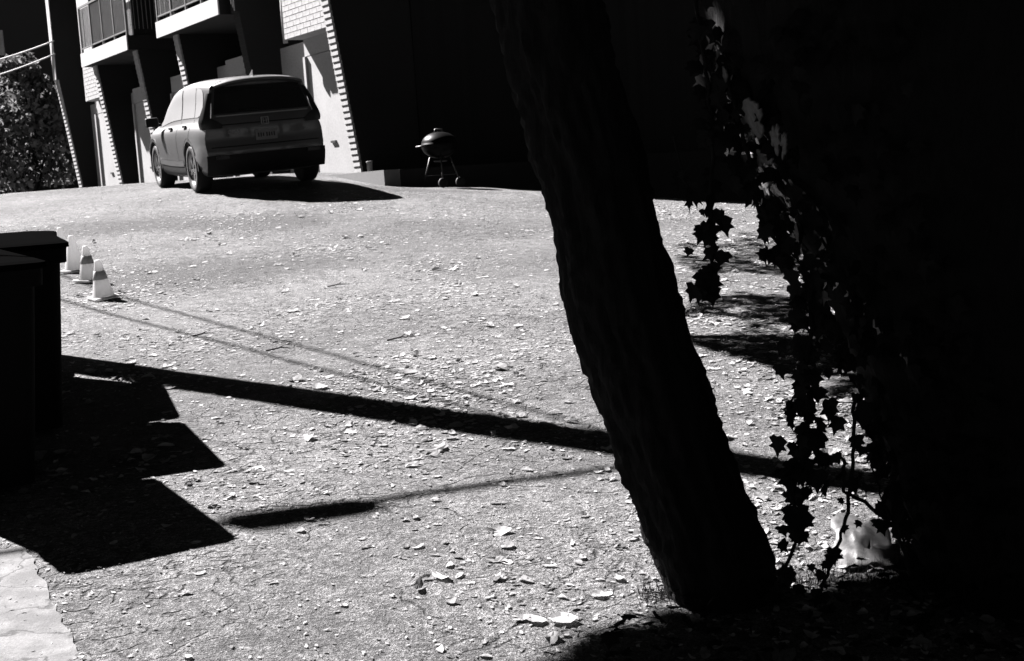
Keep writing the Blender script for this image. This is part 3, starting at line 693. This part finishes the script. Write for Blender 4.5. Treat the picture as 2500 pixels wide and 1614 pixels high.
# ------------------------------------------------------------------ utility pole, cables
pb = Vector((-4.2, 10.45, 0)); pb.z = gz(pb.x, pb.y); PA = Vector((-4.2, 10.45, 6.56))
po = empty('utility_pole', pb, 'wooden utility pole whose shadow crosses the driveway behind the bins', 'utility pole')
MB().tube([Vector((0, 0, -.3)), Vector((0, 0, 3)), Vector((0, 0, 9.2))], [.20, .19, .15], 20).build('pole', M_WOOD, po, True)
mb = MB(); mb.box(PA-pb+Vector((0, 0, 0)), (.34, .34, .06)); mb.build('cable_clamp', M_METAL, po)
f1, z1 = fins[5], 0
def wire(a, b, sag, rad, name, label, n=40):
    pts = [a.lerp(b, t)-Vector((0, 0, sag*4*t*(1-t))) for t in np.linspace(0, 1, n)]
    o = MB().tube([p-a for p in pts], rad, 6).build(name, M_RUBBER, None, True); o.location = a; tag(o, label, 'cable', 'cables running from the utility pole'); return o
wd_ = Vector((-.516, .857, 0)).normalized()
wire(PA+Vector((-.1, .16, .03)), PA+wd_*34+Vector((-.2, 0, .3)), .3, .02, 'service_cable', 'upper of two cables casting the faint twin shadows up the driveway')
wire(PA+Vector((-.16, .1, -.22)), PA+wd_*34+Vector((-1.8, 0, -.4)), .3, .02, 'service_cable', 'lower of two cables casting the faint twin shadows up the driveway')
e1 = at(131, 100, (O4+DV*fins[5]).y-.3); e2 = at(134, 132, (O4+DV*fins[5]).y-.3)
for e, en, lab in ((e1, at(-420, 175, 52), 'upper pale cable tied to the end fin of the terrace'), (e2, at(-420, 225, 52), 'lower pale cable tied to the end fin of the terrace')):
    wa = wire(e, en, .5, .022, 'service_cable', lab); wa.data.materials[0] = M_MORTAR
cd = Vector((-.934, -.357, 0)).normalized()
t1 = wire(PA+Vector((-.16, -.06, 0)), PA+cd*26+Vector((0, 0, -.1)), .35, .034, 'trunk_cable', 'cable casting the thin shadow that runs into the trunk')
sc = empty('splice_case', PA+cd*1.4, 'cable splice case casting the thick short shadow beside the bins', 'splice case')
MB().tube([Vector((0, 0, -.03)), cd*.05+Vector((0, 0, -.03)), cd*.1+Vector((0, 0, -.035)), cd*.56+Vector((0, 0, -.06)), cd*.6+Vector((0, 0, -.06))], [.03, .08, .095, .095, .04], 14).build('shell', M_RUBBER, sc, True)

# ------------------------------------------------------------------ trees
def trunk_mesh(name, pts, rad, m, parent, rows=150, n=48, rough=.014, seed=0):
    pts = [Vector(p) for p in pts]; L = [0]
    for a, b in zip(pts, pts[1:]): L.append(L[-1]+(b-a).length)
    T = np.linspace(0, L[-1], rows); cs = [np.interp(T, L, [p[k] for p in pts]) for k in range(3)]; rr = np.interp(T, L, rad)
    for c in cs:
        for _ in range(6): c[1:-1] = (c[:-2]+2*c[1:-1]+c[2:])/4
    V = []; Fc = []
    for i in range(rows):
        p = Vector((cs[0][i], cs[1][i], cs[2][i]))
        for k in range(n):
            a = 2*math.pi*k/n; q = Vector((math.cos(a), math.sin(a), 0))
            d = rough*(noise.noise((q.x*4+seed, q.y*4, T[i]*3.0))*1.3+noise.noise((q.x*11+seed, q.y*11, T[i]*9))*.9+noise.noise((q.x*22, q.y*22+seed, T[i]*26))*.6+noise.noise((q.x*9, q.y*9+seed, T[i]*52))*.45)
            V.append(p+q*(rr[i]+d))
    for i in range(rows-1):
        for k in range(n): Fc.append((i*n+k, i*n+(k+1) % n, (i+1)*n+(k+1) % n, (i+1)*n+k))
    Fc += [tuple((rows-1)*n+k for k in range(n))]
    return mesh(name, V, Fc, m, parent, True)
LIT = [(-4000, 430), (1000, 430), (1330, 455), (1640, 470), (1742, 480), (1735, 560), (1650, 592), (1650, 640), (1715, 670), (1700, 740), (1775, 775), (1770, 815), (1690, 840), (1870, 895), (1950, 925), (2090, 1000), (2170, 1160), (2225, 1280), (2170, 1395), (1900, 1440), (1640, 1490), (1335, 1614), (1200, 1760), (1000, 2400), (-4000, 2400)]
DAP = [(1840, 692, 190, 20), (1700, 795, 110, 18), (1700, 612, 60, 8), (1820, 677, 45, 12), (1865, 705, 48, 16), (1960, 712, 60, 14), (2040, 762, 34, 12), (1950, 800, 55, 14), (1790, 795, 40, 14), (1740, 690, 26, 12), (1800, 760, 20, 10), (1870, 640, 30, 6)]
LA = np.array(LIT, float)
FLECKS = [at(px, py, 4.15) for px, py in ((1772, 150), (1774, 195), (1800, 330), (1812, 365), (1816, 390), (1838, 395), (1842, 425), (1880, 440), (1882, 470), (1905, 520), (1960, 590))]
def inpoly(x, y):
    x0, y0 = LA[:, 0], LA[:, 1]; x1, y1 = np.roll(x0, -1), np.roll(y0, -1)
    c = ((y0 > y) != (y1 > y)) & (x < (x1-x0)*(y-y0)/(y1-y0+1e-12)+x0); return c.sum() % 2 == 1
def lands(p):
    t = (p.z-(.058*p.y))/SUN.z
    for _ in range(3):
        q = p-SUN*t; t += (q.z-min(1.6, .235+.058*(q.y-4) if q.y < 12 else .70+.085*(q.y-12)))/SUN.z
    return p-SUN*t
def sunlit_spot(p, margin=0):
    """true if a leaf at p would shade ground that the crown leaves in the sun"""
    q = lands(p)
    if q.y < 1.0: return q.x < .03-1.15*(3.96-q.y)
    x, y = proj(q)
    if inpoly(x, y) or inpoly(x-margin, y) or inpoly(x, y+margin*.3) or inpoly(x, y-margin*.3): return True
    return any(((x-a)/c)**2+((y-b)/d)**2 < 1 for a, b, c, d in DAP)
def shades_sun(P, margin=0):
    """which of many leaves would shade ground that lies in the sun"""
    S_ = np.array(SUN); t = (P[:, 2]-.058*P[:, 1])/SUN.z
    for _ in range(3):
        Q = P-S_*t[:, None]; gq = np.minimum(1.6, np.where(Q[:, 1] < 12, .235+.058*(Q[:, 1]-4), .70+.085*(Q[:, 1]-12))); t = t+(Q[:, 2]-gq)/SUN.z
    Q = P-S_*t[:, None]; L = (Q-np.array([0, 0, EYE])) @ np.array(CAMR); w_ = np.maximum(-L[:, 2], .05); x = CX+F*L[:, 0]/w_; y = CY-F*L[:, 1]/w_
    def inp(x, y):
        x0, y0 = LA[:, 0], LA[:, 1]; x1, y1 = np.roll(x0, -1), np.roll(y0, -1); X, Y = x[:, None], y[:, None]
        return (((y0 > Y) != (y1 > Y)) & (X < (x1-x0)*(Y-y0)/(y1-y0+1e-12)+x0)).sum(1) % 2 == 1
    bad = inp(x, y) | inp(x-margin, y) | inp(x, y+margin*.3) | inp(x, y-margin*.3)
    for a, b, c, d in DAP: bad |= ((x-a)/c)**2+((y-b)/d)**2 < 1
    out = np.where(Q[:, 1] < 1.0, Q[:, 0] < .03-1.15*(3.96-Q[:, 1]), bad)
    for f_ in FLECKS:                                                # gaps that let the sun through to the bark
        d_ = P-np.array(f_); tt = d_ @ S_; out |= (tt > .3) & (np.linalg.norm(d_-tt[:, None]*S_, axis=1) < .13)
    return out
def crown(parent, base, center, R, n, size, limbs, trunk_top, margin=25):  # unseen crown, shaped by dropping leaves that would shade sunlit ground
    mb = MB(); ends = []
    for k in range(limbs):
        a = 2*math.pi*k/limbs+random.uniform(-.3, .3); e = center+Vector((math.cos(a)*R*.62, math.sin(a)*R*.62, random.uniform(-.5, 1.6)))
        md_ = trunk_top.lerp(e, .5)+Vector((0, 0, .6))
        if sunlit_spot(e) or sunlit_spot(md_): continue
        mb.tube([trunk_top-base, md_-base, e-base], [.11, .07, .025], 8); ends.append(e)
    mb.tube([trunk_top-base, trunk_top.lerp(center, .6)+Vector((0, 0, .5))-base, center+Vector((0, 0, 1.2))-base], [.13, .09, .03], 8)
    mb.build('limbs', M_BARK, parent, True)
    rg = np.random.default_rng(int(abs(center.x*1000))+limbs)
    def ball(k, lo, pw): v = rg.normal(size=(k, 3)); v /= np.linalg.norm(v, axis=1)[:, None]; return v*(rg.uniform(lo, 1, k)**pw)[:, None]*np.array([R, R, R*.55])
    cc = ball(70, .25, .6); k1 = int(n*.7)
    P = np.concatenate([cc[rg.integers(0, 70, k1)]+rg.normal(size=(k1, 3))*R*.12, ball(n-k1, 0, .4)])+np.array(center)
    P = P[~shades_sun(P, margin)]; m = len(P)
    A = rg.normal(size=(m, 3))*np.array([1, 1, .6]); A /= np.linalg.norm(A, axis=1)[:, None]
    B = np.cross(A, rg.normal(size=(m, 3))); B /= np.linalg.norm(B, axis=1)[:, None]; Cc = np.cross(A, B); sz = (size*rg.uniform(.6, 1.3, m))[:, None]
    P = P-np.array(base); V = np.stack([P+B*sz*.55, P+Cc*sz*.36+A*sz*.06, P-B*sz*.5, P-Cc*sz*.36+A*sz*.06], 1).reshape(-1, 3)
    me = bpy.data.meshes.new('crown'); me.from_pydata(V.tolist(), [], np.arange(4*m).reshape(-1, 4).tolist()); link('crown', me, M_CROWN, parent)
# tree one: leaning trunk in the middle
D1 = 4.42
edges1 = [(1467, 1635, 1905), (1400, 1606, 1893), (1320, 1573, 1868), (1226, 1551, 1831), (1090, 1499, 1771), (943, 1441, 1730), (887, 1426, 1712), (796, 1391, 1671), (692, 1367, 1643), (614, 1360, 1622), (465, 1329, 1585), (329, 1288, 1548), (167, 1236, 1500), (0, 1204, 1465), (-200, 1165, 1425)]
P1 = [at((a+b)/2, y, D1) for y, a, b in edges1]; R1 = [(b-a)/2*D1/F*.985 for y, a, b in edges1]
g0 = P1[0].copy(); g0.z = gz(g0.x, g0.y)
P1 = [P1[0]+Vector((.03, 0, -.35))]+P1+[P1[-1]+Vector((-.25, .1, 1.2)), P1[-1]+Vector((-.7, .4, 2.4))]; R1 = [R1[0]*1.15]+R1+[.15, .13]
tr1 = empty('leaning_tree', g0, 'dark leaning tree trunk in the middle foreground', 'tree')
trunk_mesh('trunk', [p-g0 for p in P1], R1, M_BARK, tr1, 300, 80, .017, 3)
crown(tr1, g0, Vector((-2.2, 6.3, 7.4)), 4.8, 60000, .2, 9, P1[-1], 8)
# tree two: big ivy-grown trunk on the right
D2 = 4.3
edges2 = [(1440, 2285, 2700), (1274, 2226, 2690), (1075, 2160, 2660), (850, 2082, 2610), (650, 2000, 2560), (430, 1860, 2590), (200, 1762, 2580), (0, 1735, 2560), (-250, 1690, 2500)]
P2 = [at((a+b)/2, y, D2) for y, a, b in edges2]; R2 = [(b-a)/2*D2/F for y, a, b in edges2]
g2 = P2[0].copy(); g2.z = gz(g2.x, g2.y)
P2 = [P2[0]+Vector((.06, 0, -.4))]+P2+[P2[-1]+Vector((-.3, .2, 1.5)), P2[-1]+Vector((-.8, .8, 3.0))]; R2 = [R2[0]*1.25]+R2+[.2, .17]
tr2 = empty('ivy_tree', g2, 'thick dark tree trunk on the right hung with ivy vines', 'tree')
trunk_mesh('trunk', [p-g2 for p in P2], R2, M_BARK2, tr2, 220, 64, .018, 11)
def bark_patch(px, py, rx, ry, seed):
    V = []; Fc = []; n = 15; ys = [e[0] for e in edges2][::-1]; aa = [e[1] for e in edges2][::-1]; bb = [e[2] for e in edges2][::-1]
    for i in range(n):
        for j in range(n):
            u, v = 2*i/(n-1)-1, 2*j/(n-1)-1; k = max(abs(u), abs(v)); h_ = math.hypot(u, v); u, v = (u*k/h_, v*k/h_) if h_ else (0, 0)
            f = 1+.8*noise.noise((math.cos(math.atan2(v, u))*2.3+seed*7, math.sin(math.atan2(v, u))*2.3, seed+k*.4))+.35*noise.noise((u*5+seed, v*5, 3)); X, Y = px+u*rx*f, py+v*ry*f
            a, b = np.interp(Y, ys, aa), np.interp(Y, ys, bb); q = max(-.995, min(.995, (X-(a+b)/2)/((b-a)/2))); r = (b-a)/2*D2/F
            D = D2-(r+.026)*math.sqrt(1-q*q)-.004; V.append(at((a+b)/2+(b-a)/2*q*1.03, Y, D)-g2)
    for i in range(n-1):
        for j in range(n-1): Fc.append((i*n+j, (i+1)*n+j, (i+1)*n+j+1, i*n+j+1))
    o = mesh('sun_fleck_bark', V, Fc, M_FLECKBARK, tr2, True); sm_ = o.modifiers.new('s', 'SOLIDIFY'); sm_.thickness = .006
for k, (px, py, rx, ry, lit) in enumerate([(1772, 172, 12, 36, 1), (1800, 330, 11, 20, 1), (1812, 375, 13, 24, 1), (1838, 408, 11, 26, 1), (1850, 300, 26, 46, 0), (1905, 335, 9, 30, 0), (1925, 350, 6, 26, 0), (1868, 385, 24, 18, 0), (1880, 455, 14, 26, 1), (1905, 520, 9, 16, 1), (1960, 590, 5, 16, 1)]):  # pale patches: sun flecks put into colour where lit, peeled bark elsewhere
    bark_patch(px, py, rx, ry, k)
crown(tr2, g2, Vector((-.2, 7.6, 8.0)), 4.8, 60000, .2, 9, P2[-1])
# tree three, unseen: added farther back to shade the right side
b3 = Vector((4.3, 13.0, 0)); b3.z = gz(b3.x, b3.y)
tr3 = empty('added_shade_tree', b3, 'unseen tree added behind the ivy trunk to shade the right side', 'tree')
trunk_mesh('trunk', [Vector((0, 0, -.3)), Vector((-.1, 0, 2)), Vector((-.4, .1, 4.5))], [.26, .2, .16], M_BARK, tr3, 60, 32, .015, 5)
crown(tr3, b3, Vector((2.0, 13.0, 7.8)), 5.2, 60000, .18, 9, b3+Vector((-.4, .1, 4.4)), 12)
lm = MB(); a0 = b3+Vector((-.35, .1, 3.9)); tip = Vector((-1.3, 12.6, 4.9)); mid_ = Vector((1.6, 12.9, 5.1))
lm.tube([a0-b3, mid_-b3, tip-b3], [.09, .055, .02], 8); lm.build('low_limb', M_BARK, tr3, True)
DRP = [(1655, 598), (1735, 570), (1800, 560), (1990, 600), (2060, 740), (2095, 890), (1960, 925), (1870, 893), (1690, 842), (1660, 780), (1700, 740), (1715, 670), (1650, 640)]
mb = MB(); k = 0
while k < 7000:
    px, py = random.uniform(1640, 2100), random.uniform(560, 925); LB = LA; LA = np.array(DRP, float); ok = inpoly(px, py); LA = LB
    if not ok or any(((px-a)/c)**2+((py-b)/d)**2 < 1 for a, b, c, d in DAP): continue
    if not (595 < py < 606 or 622 < py < 666 or 722 < py < 774 or (px > 1800 and py < 815 and random.random() < .5) or py > 818): continue
    q = hit(px, py); p = q+SUN*(random.uniform(3.5, 4.6)/SUN.z); k += 1
    leafquads(1, lambda: p-b3, .075, mb)
mb.build('shade_band_foliage', M_CROWN, tr3)  # added leaves, set up-sun so their shadows draw the dark bands
b4 = Vector((5.2, 6.6, 0)); b4.z = gz(b4.x, b4.y)  # unseen tree added to keep the right side dark
tr4 = empty('added_shade_tree', b4, 'unseen tree added beyond the right edge for shade', 'tree')
trunk_mesh('trunk', [Vector((0, 0, -.3)), Vector((-.1, 0, 2)), Vector((-.4, .1, 4.5))], [.26, .2, .16], M_BARK, tr4, 60, 32, .015, 6)
crown(tr4, b4, Vector((3.6, 8.2, 7.6)), 5.4, 60000, .22, 8, b4+Vector((-.4, .1, 4.4)), 25)

# hedge-like shrubs in the shade on the right
for i, (x, y, r, lab) in enumerate([(3.6, 9.0, 1.1, 'dark shaded bush behind the ivy trunk'), (5.2, 15.5, 1.5, 'dark shaded bush farthest back on the right'), (3.6, 6.3, .9, 'dark shaded bush nearest the right edge'), (6.8, 19., 1.6, 'dark shaded bush against the far dark wall')]):
    z = gz(x, y); base = Vector((x, y, z)); cs = [(base+Vector((random.uniform(-r, r)*.7, random.uniform(-r, r)*.7, random.uniform(.3, 1.5)*r)), r*.55) for k in range(9)]
    shrub('shaded_bush', base, cs, 3500, .13, lab, M_IVY, 'bush')

# ------------------------------------------------------------------ ivy and vines on tree two
def ivy_leaf(seed):
    rnd = random.Random(seed); pr = [(0, -.42), (.22, -.5), (.5, -.28), (.36, -.05), (.55, .2), (.26, .2), (.12, .35), (0, .62), (-.12, .35), (-.26, .2), (-.55, .2), (-.36, -.05), (-.5, -.28), (-.22, -.5)]
    V = [(0, 0, .05)]+[(x*rnd.uniform(.85, 1.15), y*rnd.uniform(.9, 1.1), -.12*abs(x)-.1*max(0, y)*rnd.random()) for x, y in pr]
    n = len(pr); return V, [(0, i+1, (i+1) % n+1) for i in range(n)]
IV = [ivy_leaf(k) for k in range(6)]
def put_leaf(mb, p, s, down=True):
    V, Fc = random.choice(IV); nrm = Vector((random.uniform(-1.6, 1.6), -1, random.uniform(-.8, 1.0))).normalized()
    tip = Vector((random.uniform(-.7, .7), random.uniform(-.2, .2), -1)); tip = (tip-nrm*tip.dot(nrm)).normalized(); sx = tip.cross(nrm)
    Mx = Matrix((sx, tip, nrm)).transposed(); mb.add([p+Mx @ (Vector(v)*s) for v in V], Fc)
def vine(name, pix, D, label, rad, leaves, spread, size, skip=()):
    pts = []
    for (a, b) in zip(pix, pix[1:]):
        for t in np.linspace(0, 1, 8)[:-1]: pts.append(at(a[0]+(b[0]-a[0])*t+random.uniform(-4, 4), a[1]+(b[1]-a[1])*t, D+random.uniform(-.015, .015)))
    pts.append(at(*pix[-1], D)); base = pts[-1]
    v = empty(name, base, label, 'vine', 'vines hanging from the ivy trunk')
    MB().tube([p-base for p in pts], rad, 6).build('stem', M_BARK, v, True)
    if leaves:
        lo = []
        for k in range(int(leaves*1.5)):
            t = random.random()**.9*(len(pts)-1); i = int(t); q = pts[i].lerp(pts[min(i+1, len(pts)-1)], t-i)
            p = q+Vector((random.gauss(0, spread), random.gauss(0, .02), random.gauss(0, spread*.6)))
            mb = MB(); put_leaf(mb, Vector((0, 0, 0)), size*random.uniform(.4, 1.1)); o = mb.build('leaf', M_IVY, v); o.location = p-base
    return v
vine('hanging_vine', [(1690, -60), (1720, 150), (1742, 330), (1735, 500), (1742, 600), (1735, 730)], 4.15, 'leafy vine hanging just left of the ivy trunk between the two trees', .006, 46, .022, .062)
vine('hanging_vine', [(1780, 200), (1830, 400), (1850, 520), (1930, 640)], 4.1, 'short dense vine clinging to the upper ivy trunk', .006, 34, .03, .065)
vine('hanging_vine', [(1960, 640), (1985, 800), (1960, 940), (1975, 1060), (1955, 1180)], 4.05, 'thick bunch of leaves hanging left of the ivy trunk at mid height', .006, 64, .04, .062)
vine('hanging_vine', [(1975, 1060), (1935, 1200), (1950, 1300), (1900, 1440)], 4.02, 'vine trailing down to the ground left of the pale litter', .006, 22, .02, .06)
vine('hanging_vine', [(2085, 960), (2082, 1110), (2070, 1250), (2035, 1370), (2000, 1450)], 4.0, 'bare stem hanging straight down in front of the pale litter', .0055, 7, .03, .06)
vine('hanging_vine', [(2060, 1120), (2062, 1200), (2110, 1225), (2190, 1290), (2220, 1400)], 4.0, 'bare stem bending right across the pale litter', .0055, 8, .03, .055)
vine('hanging_vine', [(2115, 1100), (2140, 1165), (2160, 1240), (2210, 1330)], 3.98, 'thin bare stem beside the edge of the ivy trunk', .003, 4, .03, .05)
vine('hanging_vine', [(1640, 330), (1668, 430), (1690, 490)], 4.1, 'single leaf tip hanging into view between the trunks', .003, 3, .008, .06)
# ivy clinging to trunk two
mb = MB()
for k in range(520):
    t = random.uniform(.03, .85)*(len(P2)-4)+1; i = int(t); q = P2[i].lerp(P2[i+1], t-i); r = R2[i]*(1-t+i)+R2[i+1]*(t-i); a = random.uniform(math.pi*.75, math.pi*1.45)
    put_leaf(mb, q+Vector((math.cos(a), math.sin(a), 0))*(r+random.uniform(.0, .05))-g2, .06*random.uniform(.6, 1.2))
mb.build('ivy', M_IVY, tr2)['kind'] = 'stuff'
# ground cover under the trees
mb = MB(); n = 0
while n < 3200:
    x, y = random.uniform(.2, 4.6), random.uniform(2.3, 6.0); px, py = proj((x, y, gz(x, y)))
    if inpoly(px, py-14): continue
    V, Fc = random.choice(IV); s = .05*random.uniform(.5, 1.2); Mx = Matrix.Rotation(random.uniform(0, 6.28), 3, 'Z') @ Matrix.Rotation(random.gauss(0, .6), 3, 'X')
    c = Vector((x, y, gz(x, y)+random.uniform(.015, .09))); mb.add([c+Mx @ (Vector(v)*s) for v in V], Fc); n += 1
tag(mb.build('ground_cover', M_IVY), 'dark low ivy covering the shaded ground under the trees', 'ground cover', kind='stuff')
mb = MB()
for k in range(900):
    t = random.random(); px = 1560+680*t; x = hit(px, 1462-60*t+random.gauss(0, 14)); s = random.uniform(.02, .075)
    d = Vector((random.gauss(0, .25), random.gauss(0, .25), 1)).normalized(); sd = d.orthogonal().normalized()*.0022
    mb.add([x-sd-Vector((0, 0, .01)), x+sd-Vector((0, 0, .01)), x+d*s], [(0, 1, 2)])
tag(mb.build('grass', M_IVY), 'short grass blades at the foot of the trunks', 'grass', kind='stuff')

# ------------------------------------------------------------------ pale litter by the ivy trunk
lp = hit(2120, 1375); V = []; Fc = []; n = 15
for i in range(n):
    for j in range(n):
        u, v = i/(n-1)-.5, j/(n-1)-.5; r = 1+.3*noise.noise((math.atan2(v, u)*1.3, 2, 5)); x, y = u*.2*r, v*.34*r
        z = .035*math.exp(-((u*2.2)**2+(v*2)**2)*1.3)+.03*abs(noise.noise((u*5+3, v*5, 1)))+.012*abs(noise.noise((u*13, v*13, 4)))+.004
        V.append((x, y, z-(.03 if math.hypot(u-.1, v+.05) < .1 else 0)+.09*max(0, v)*1.2))
for i in range(n-1):
    for j in range(n-1): Fc.append((i*n+j, (i+1)*n+j, (i+1)*n+j+1, i*n+j+1))
lo_ = mesh('crumpled_sheet', V, Fc, M_BAG, None, True); lo_.location = (lp.x, lp.y+.08, gz(lp.x, lp.y+.08)); lo_.rotation_euler = (.05, 0, -.15); sm = lo_.modifiers.new('s', 'SOLIDIFY'); sm.thickness = .003
tag(lo_, 'pale crumpled sheet lying on the ground behind the vine stems', 'litter')

# ------------------------------------------------------------------ fallen leaves
def fallen(seed):
    rnd = random.Random(seed); m = rnd.choice((9, 11, 13)); asp = rnd.uniform(.42, .8); pr = []; jag = rnd.choice((.06, .12, .22)); tip = rnd.uniform(0, .35)
    for k in range(m):
        a = 2*math.pi*k/m; r = .5*(1+tip*max(0, math.cos(a))**6)*(1+rnd.uniform(-jag, jag)); pr.append((r*math.cos(a), r*math.sin(a)*asp))
    cx, cy, tw = rnd.uniform(-.5, 1.0), rnd.uniform(-.3, 2.2), rnd.uniform(-.9, .9)
    def zz(x, y): return cx*x*x+cy*y*y+tw*x*y+.12*noise.noise((x*5, y*5, seed))
    V = [(0, 0, 0)]+[(x*.55, y*.55, zz(x*.55, y*.55)) for x, y in pr]+[(x, y, zz(x, y)) for x, y in pr]; Fc = []
    for k in range(m):
        Fc.append((0, 1+k, 1+(k+1) % m)); Fc.append((1+k, 1+m+k, 1+m+(k+1) % m, 1+(k+1) % m))
    zmin = min(v[2] for v in V); return [(x, y, z-zmin) for x, y, z in V], Fc
FL = [fallen(k) for k in range(22)]
def flake(seed):
    rnd = random.Random(seed+90); m = 7; asp = rnd.uniform(.4, .8); V = [(0, 0, 0)]; cy = rnd.uniform(-.1, .7)
    for k in range(m):
        a = 2*math.pi*k/m; r = .5*rnd.uniform(.75, 1.15); x, y = r*math.cos(a), r*math.sin(a)*asp; V.append((x, y, cy*y*y+rnd.uniform(0, .09)))
    zm = min(v[2] for v in V); return [(x, y, z-zm) for x, y, z in V], [(0, 1+k, 1+(k+1) % m) for k in range(m)]
FK = [flake(k) for k in range(16)]
FME = []
for V, Fc in FL:
    me = bpy.data.meshes.new('fallen_leaf'); me.from_pydata(V, [], Fc); me.materials.append(M_FALL); FME.append(me)
def density(x, y):
    d = 45+330*max(0, noise.noise((x*.75, y*.75, 21))*2+.05)
    d *= 1+1.3*math.exp(-((x-.5)/2.2)**2-((y-8.5)/2.5)**2)
    if x > .75: d *= 1+3*min(1, (x-.75)/.6)
    if y > 17: d *= max(.08, 1-(y-17)/4)
    if x < -3.2 and 10 < y < 15: d *= 1.8
    if y < 6 and x < .4: d *= .42
    return d
cand = []
for k in range(320000):
    y = 3.3+18.5*random.random(); xm = .40*y+.5; x = random.uniform(-xm, xm*.75)
    dens = 320000/(18.5*1.75*xm)
    if random.random() < density(x, y)/dens: cand.append((x, y))
print('leaves', len(cand))
items = []
GZ = G(np.array([c[0] for c in cand]), np.array([c[1] for c in cand]))
for q_, (x, y) in enumerate(cand):
    z = float(GZ[q_])+.012*noise.noise((x*.9, y*.9, 3))+.004*noise.noise((x*3.1, y*3.1, 9))+.003
    s = min(.11, .022*math.exp(random.gauss(0, .5))+.006)
    if y < 7 and random.random() < .08: s *= 1.35
    px, py = proj((x, y, z)); items.append((s/y if (0 < px < 2500 and 0 < py < 1614 and inpoly(px, py)) else 0, x, y, z, s))
items.sort(reverse=True)
GN = {}
def gnq(x, y):
    k = (round(x*2), round(y*2))
    if k not in GN: GN[k] = gnormal(k[0]/2, k[1]/2).to_track_quat('Z', 'Y').to_matrix().to_4x4()
    return GN[k]
def leafmat(x, y, z, s):
    return Matrix.Translation((x, y, z)) @ gnq(x, y) @ Matrix.Rotation(random.uniform(0, 6.28), 4, 'Z') @ Matrix.Rotation(random.gauss(0, .16), 4, 'X') @ Matrix.Scale(s, 4)
big = [(1205, 1372, .105, 'largest curled pale leaf on the open asphalt in the lower middle'), (630, 1145, .085, 'curled leaf with a raised tip beside the bin shadow'), (1345, 1562, .14, 'broad flat pale leaf at the bottom edge near the shaded ground'), (1245, 1418, .05, 'small oval pale leaf right of the largest leaf'),
       (1020, 1340, .085, 'ragged thin pale leaf left of the largest leaf'), (1000, 1165, .05, 'rounded curled leaf standing up in the middle of the asphalt'), (720, 1165, .05, 'crumpled round leaf right of the bin shadow'), (1385, 1440, .05, 'pale folded leaf near the foot of the leaning trunk'), (1480, 1455, .08, 'long pale leaf beside the foot of the leaning trunk'), (490, 1405, .07, 'long pale leaf below the bin shadow'), (1075, 1590, .07, 'crumpled pale leaf at the bottom edge')]
for k, (px, py, s, lab) in enumerate(big):
    s *= .62
    p = hit(px, py); o = bpy.data.objects.new('fallen_leaf', FME[(k*5+2) % len(FME)]); COL.objects.link(o); o.matrix_world = leafmat(p.x, p.y, p.z+.004, s); tag(o, lab, 'leaf', 'fallen leaves on the asphalt')
NI = 285
for k, (a, x, y, z, s) in enumerate(items[:NI]):
    o = bpy.data.objects.new('fallen_leaf', random.choice(FME)); COL.objects.link(o); o.matrix_world = leafmat(x, y, z, s); tag(o, 'small pale dry leaf lying loose on the sunlit asphalt', 'leaf', 'fallen leaves on the asphalt')
mb = MB()
for (a, x, y, z, s) in items[NI:]:
    V, Fc = random.choice(FK if s/y < .0055 else FL); Mx = leafmat(x, y, z, s); mb.add([Mx @ Vector(v) for v in V], Fc)
for k in range(34000):
    y = 3.3+14*random.random()**1.2; xm = .40*y+.4; x = random.uniform(-xm, xm*.7)
    if random.random() > .25+1.2*max(0, noise.noise((x*.8, y*.8, 40))+.15): continue
    s = random.uniform(.004, .013); a = random.uniform(0, 6.28); dx, dy = math.cos(a)*s, math.sin(a)*s; z = gz(x, y)+.012*noise.noise((x*.9, y*.9, 3))+.004*noise.noise((x*3.1, y*3.1, 9))+.004
    mb.add([(x-dx, y-dy, z), (x+dy*.5, y-dx*.5, z+s*.5*random.random()), (x+dx, y+dy, z+s*.6*random.random()), (x-dy*.5, y+dx*.5, z)], [(0, 1, 2, 3)])
tag(mb.build('leaf_litter', M_FALL), 'scattered small dry leaves across the driveway', 'leaf litter', kind='stuff')
# twigs
for k, (px, py, L, lab) in enumerate([(800, 703, .22, 'thin dark twig in the middle distance'), (945, 835, .2, 'dark forked twig lying right of centre'), (650, 860, .2, 'dark twig beside the cable shadows'), (470, 825, .15, 'short dark twig left of the cable shadows')]):
    p = hit(px, py); a = random.uniform(-.5, .5); d = Vector((math.cos(a), math.sin(a), .05))
    o = MB().tube([Vector((0, 0, .01)), d*L*.5+Vector((0, .02, .02)), d*L+Vector((0, 0, .015))], [.006, .005, .002], 6).add(*((lambda m: (m.V, m.F))(MB().tube([d*L*.4+Vector((0, .01, .015)), d*L*.6+Vector((0, .07, .03))], [.004, .002], 6)))).build('twig', M_BARK, None, True)
    o.location = (p.x, p.y, gz(p.x, p.y)); tag(o, lab, 'twig', 'twigs on the asphalt')
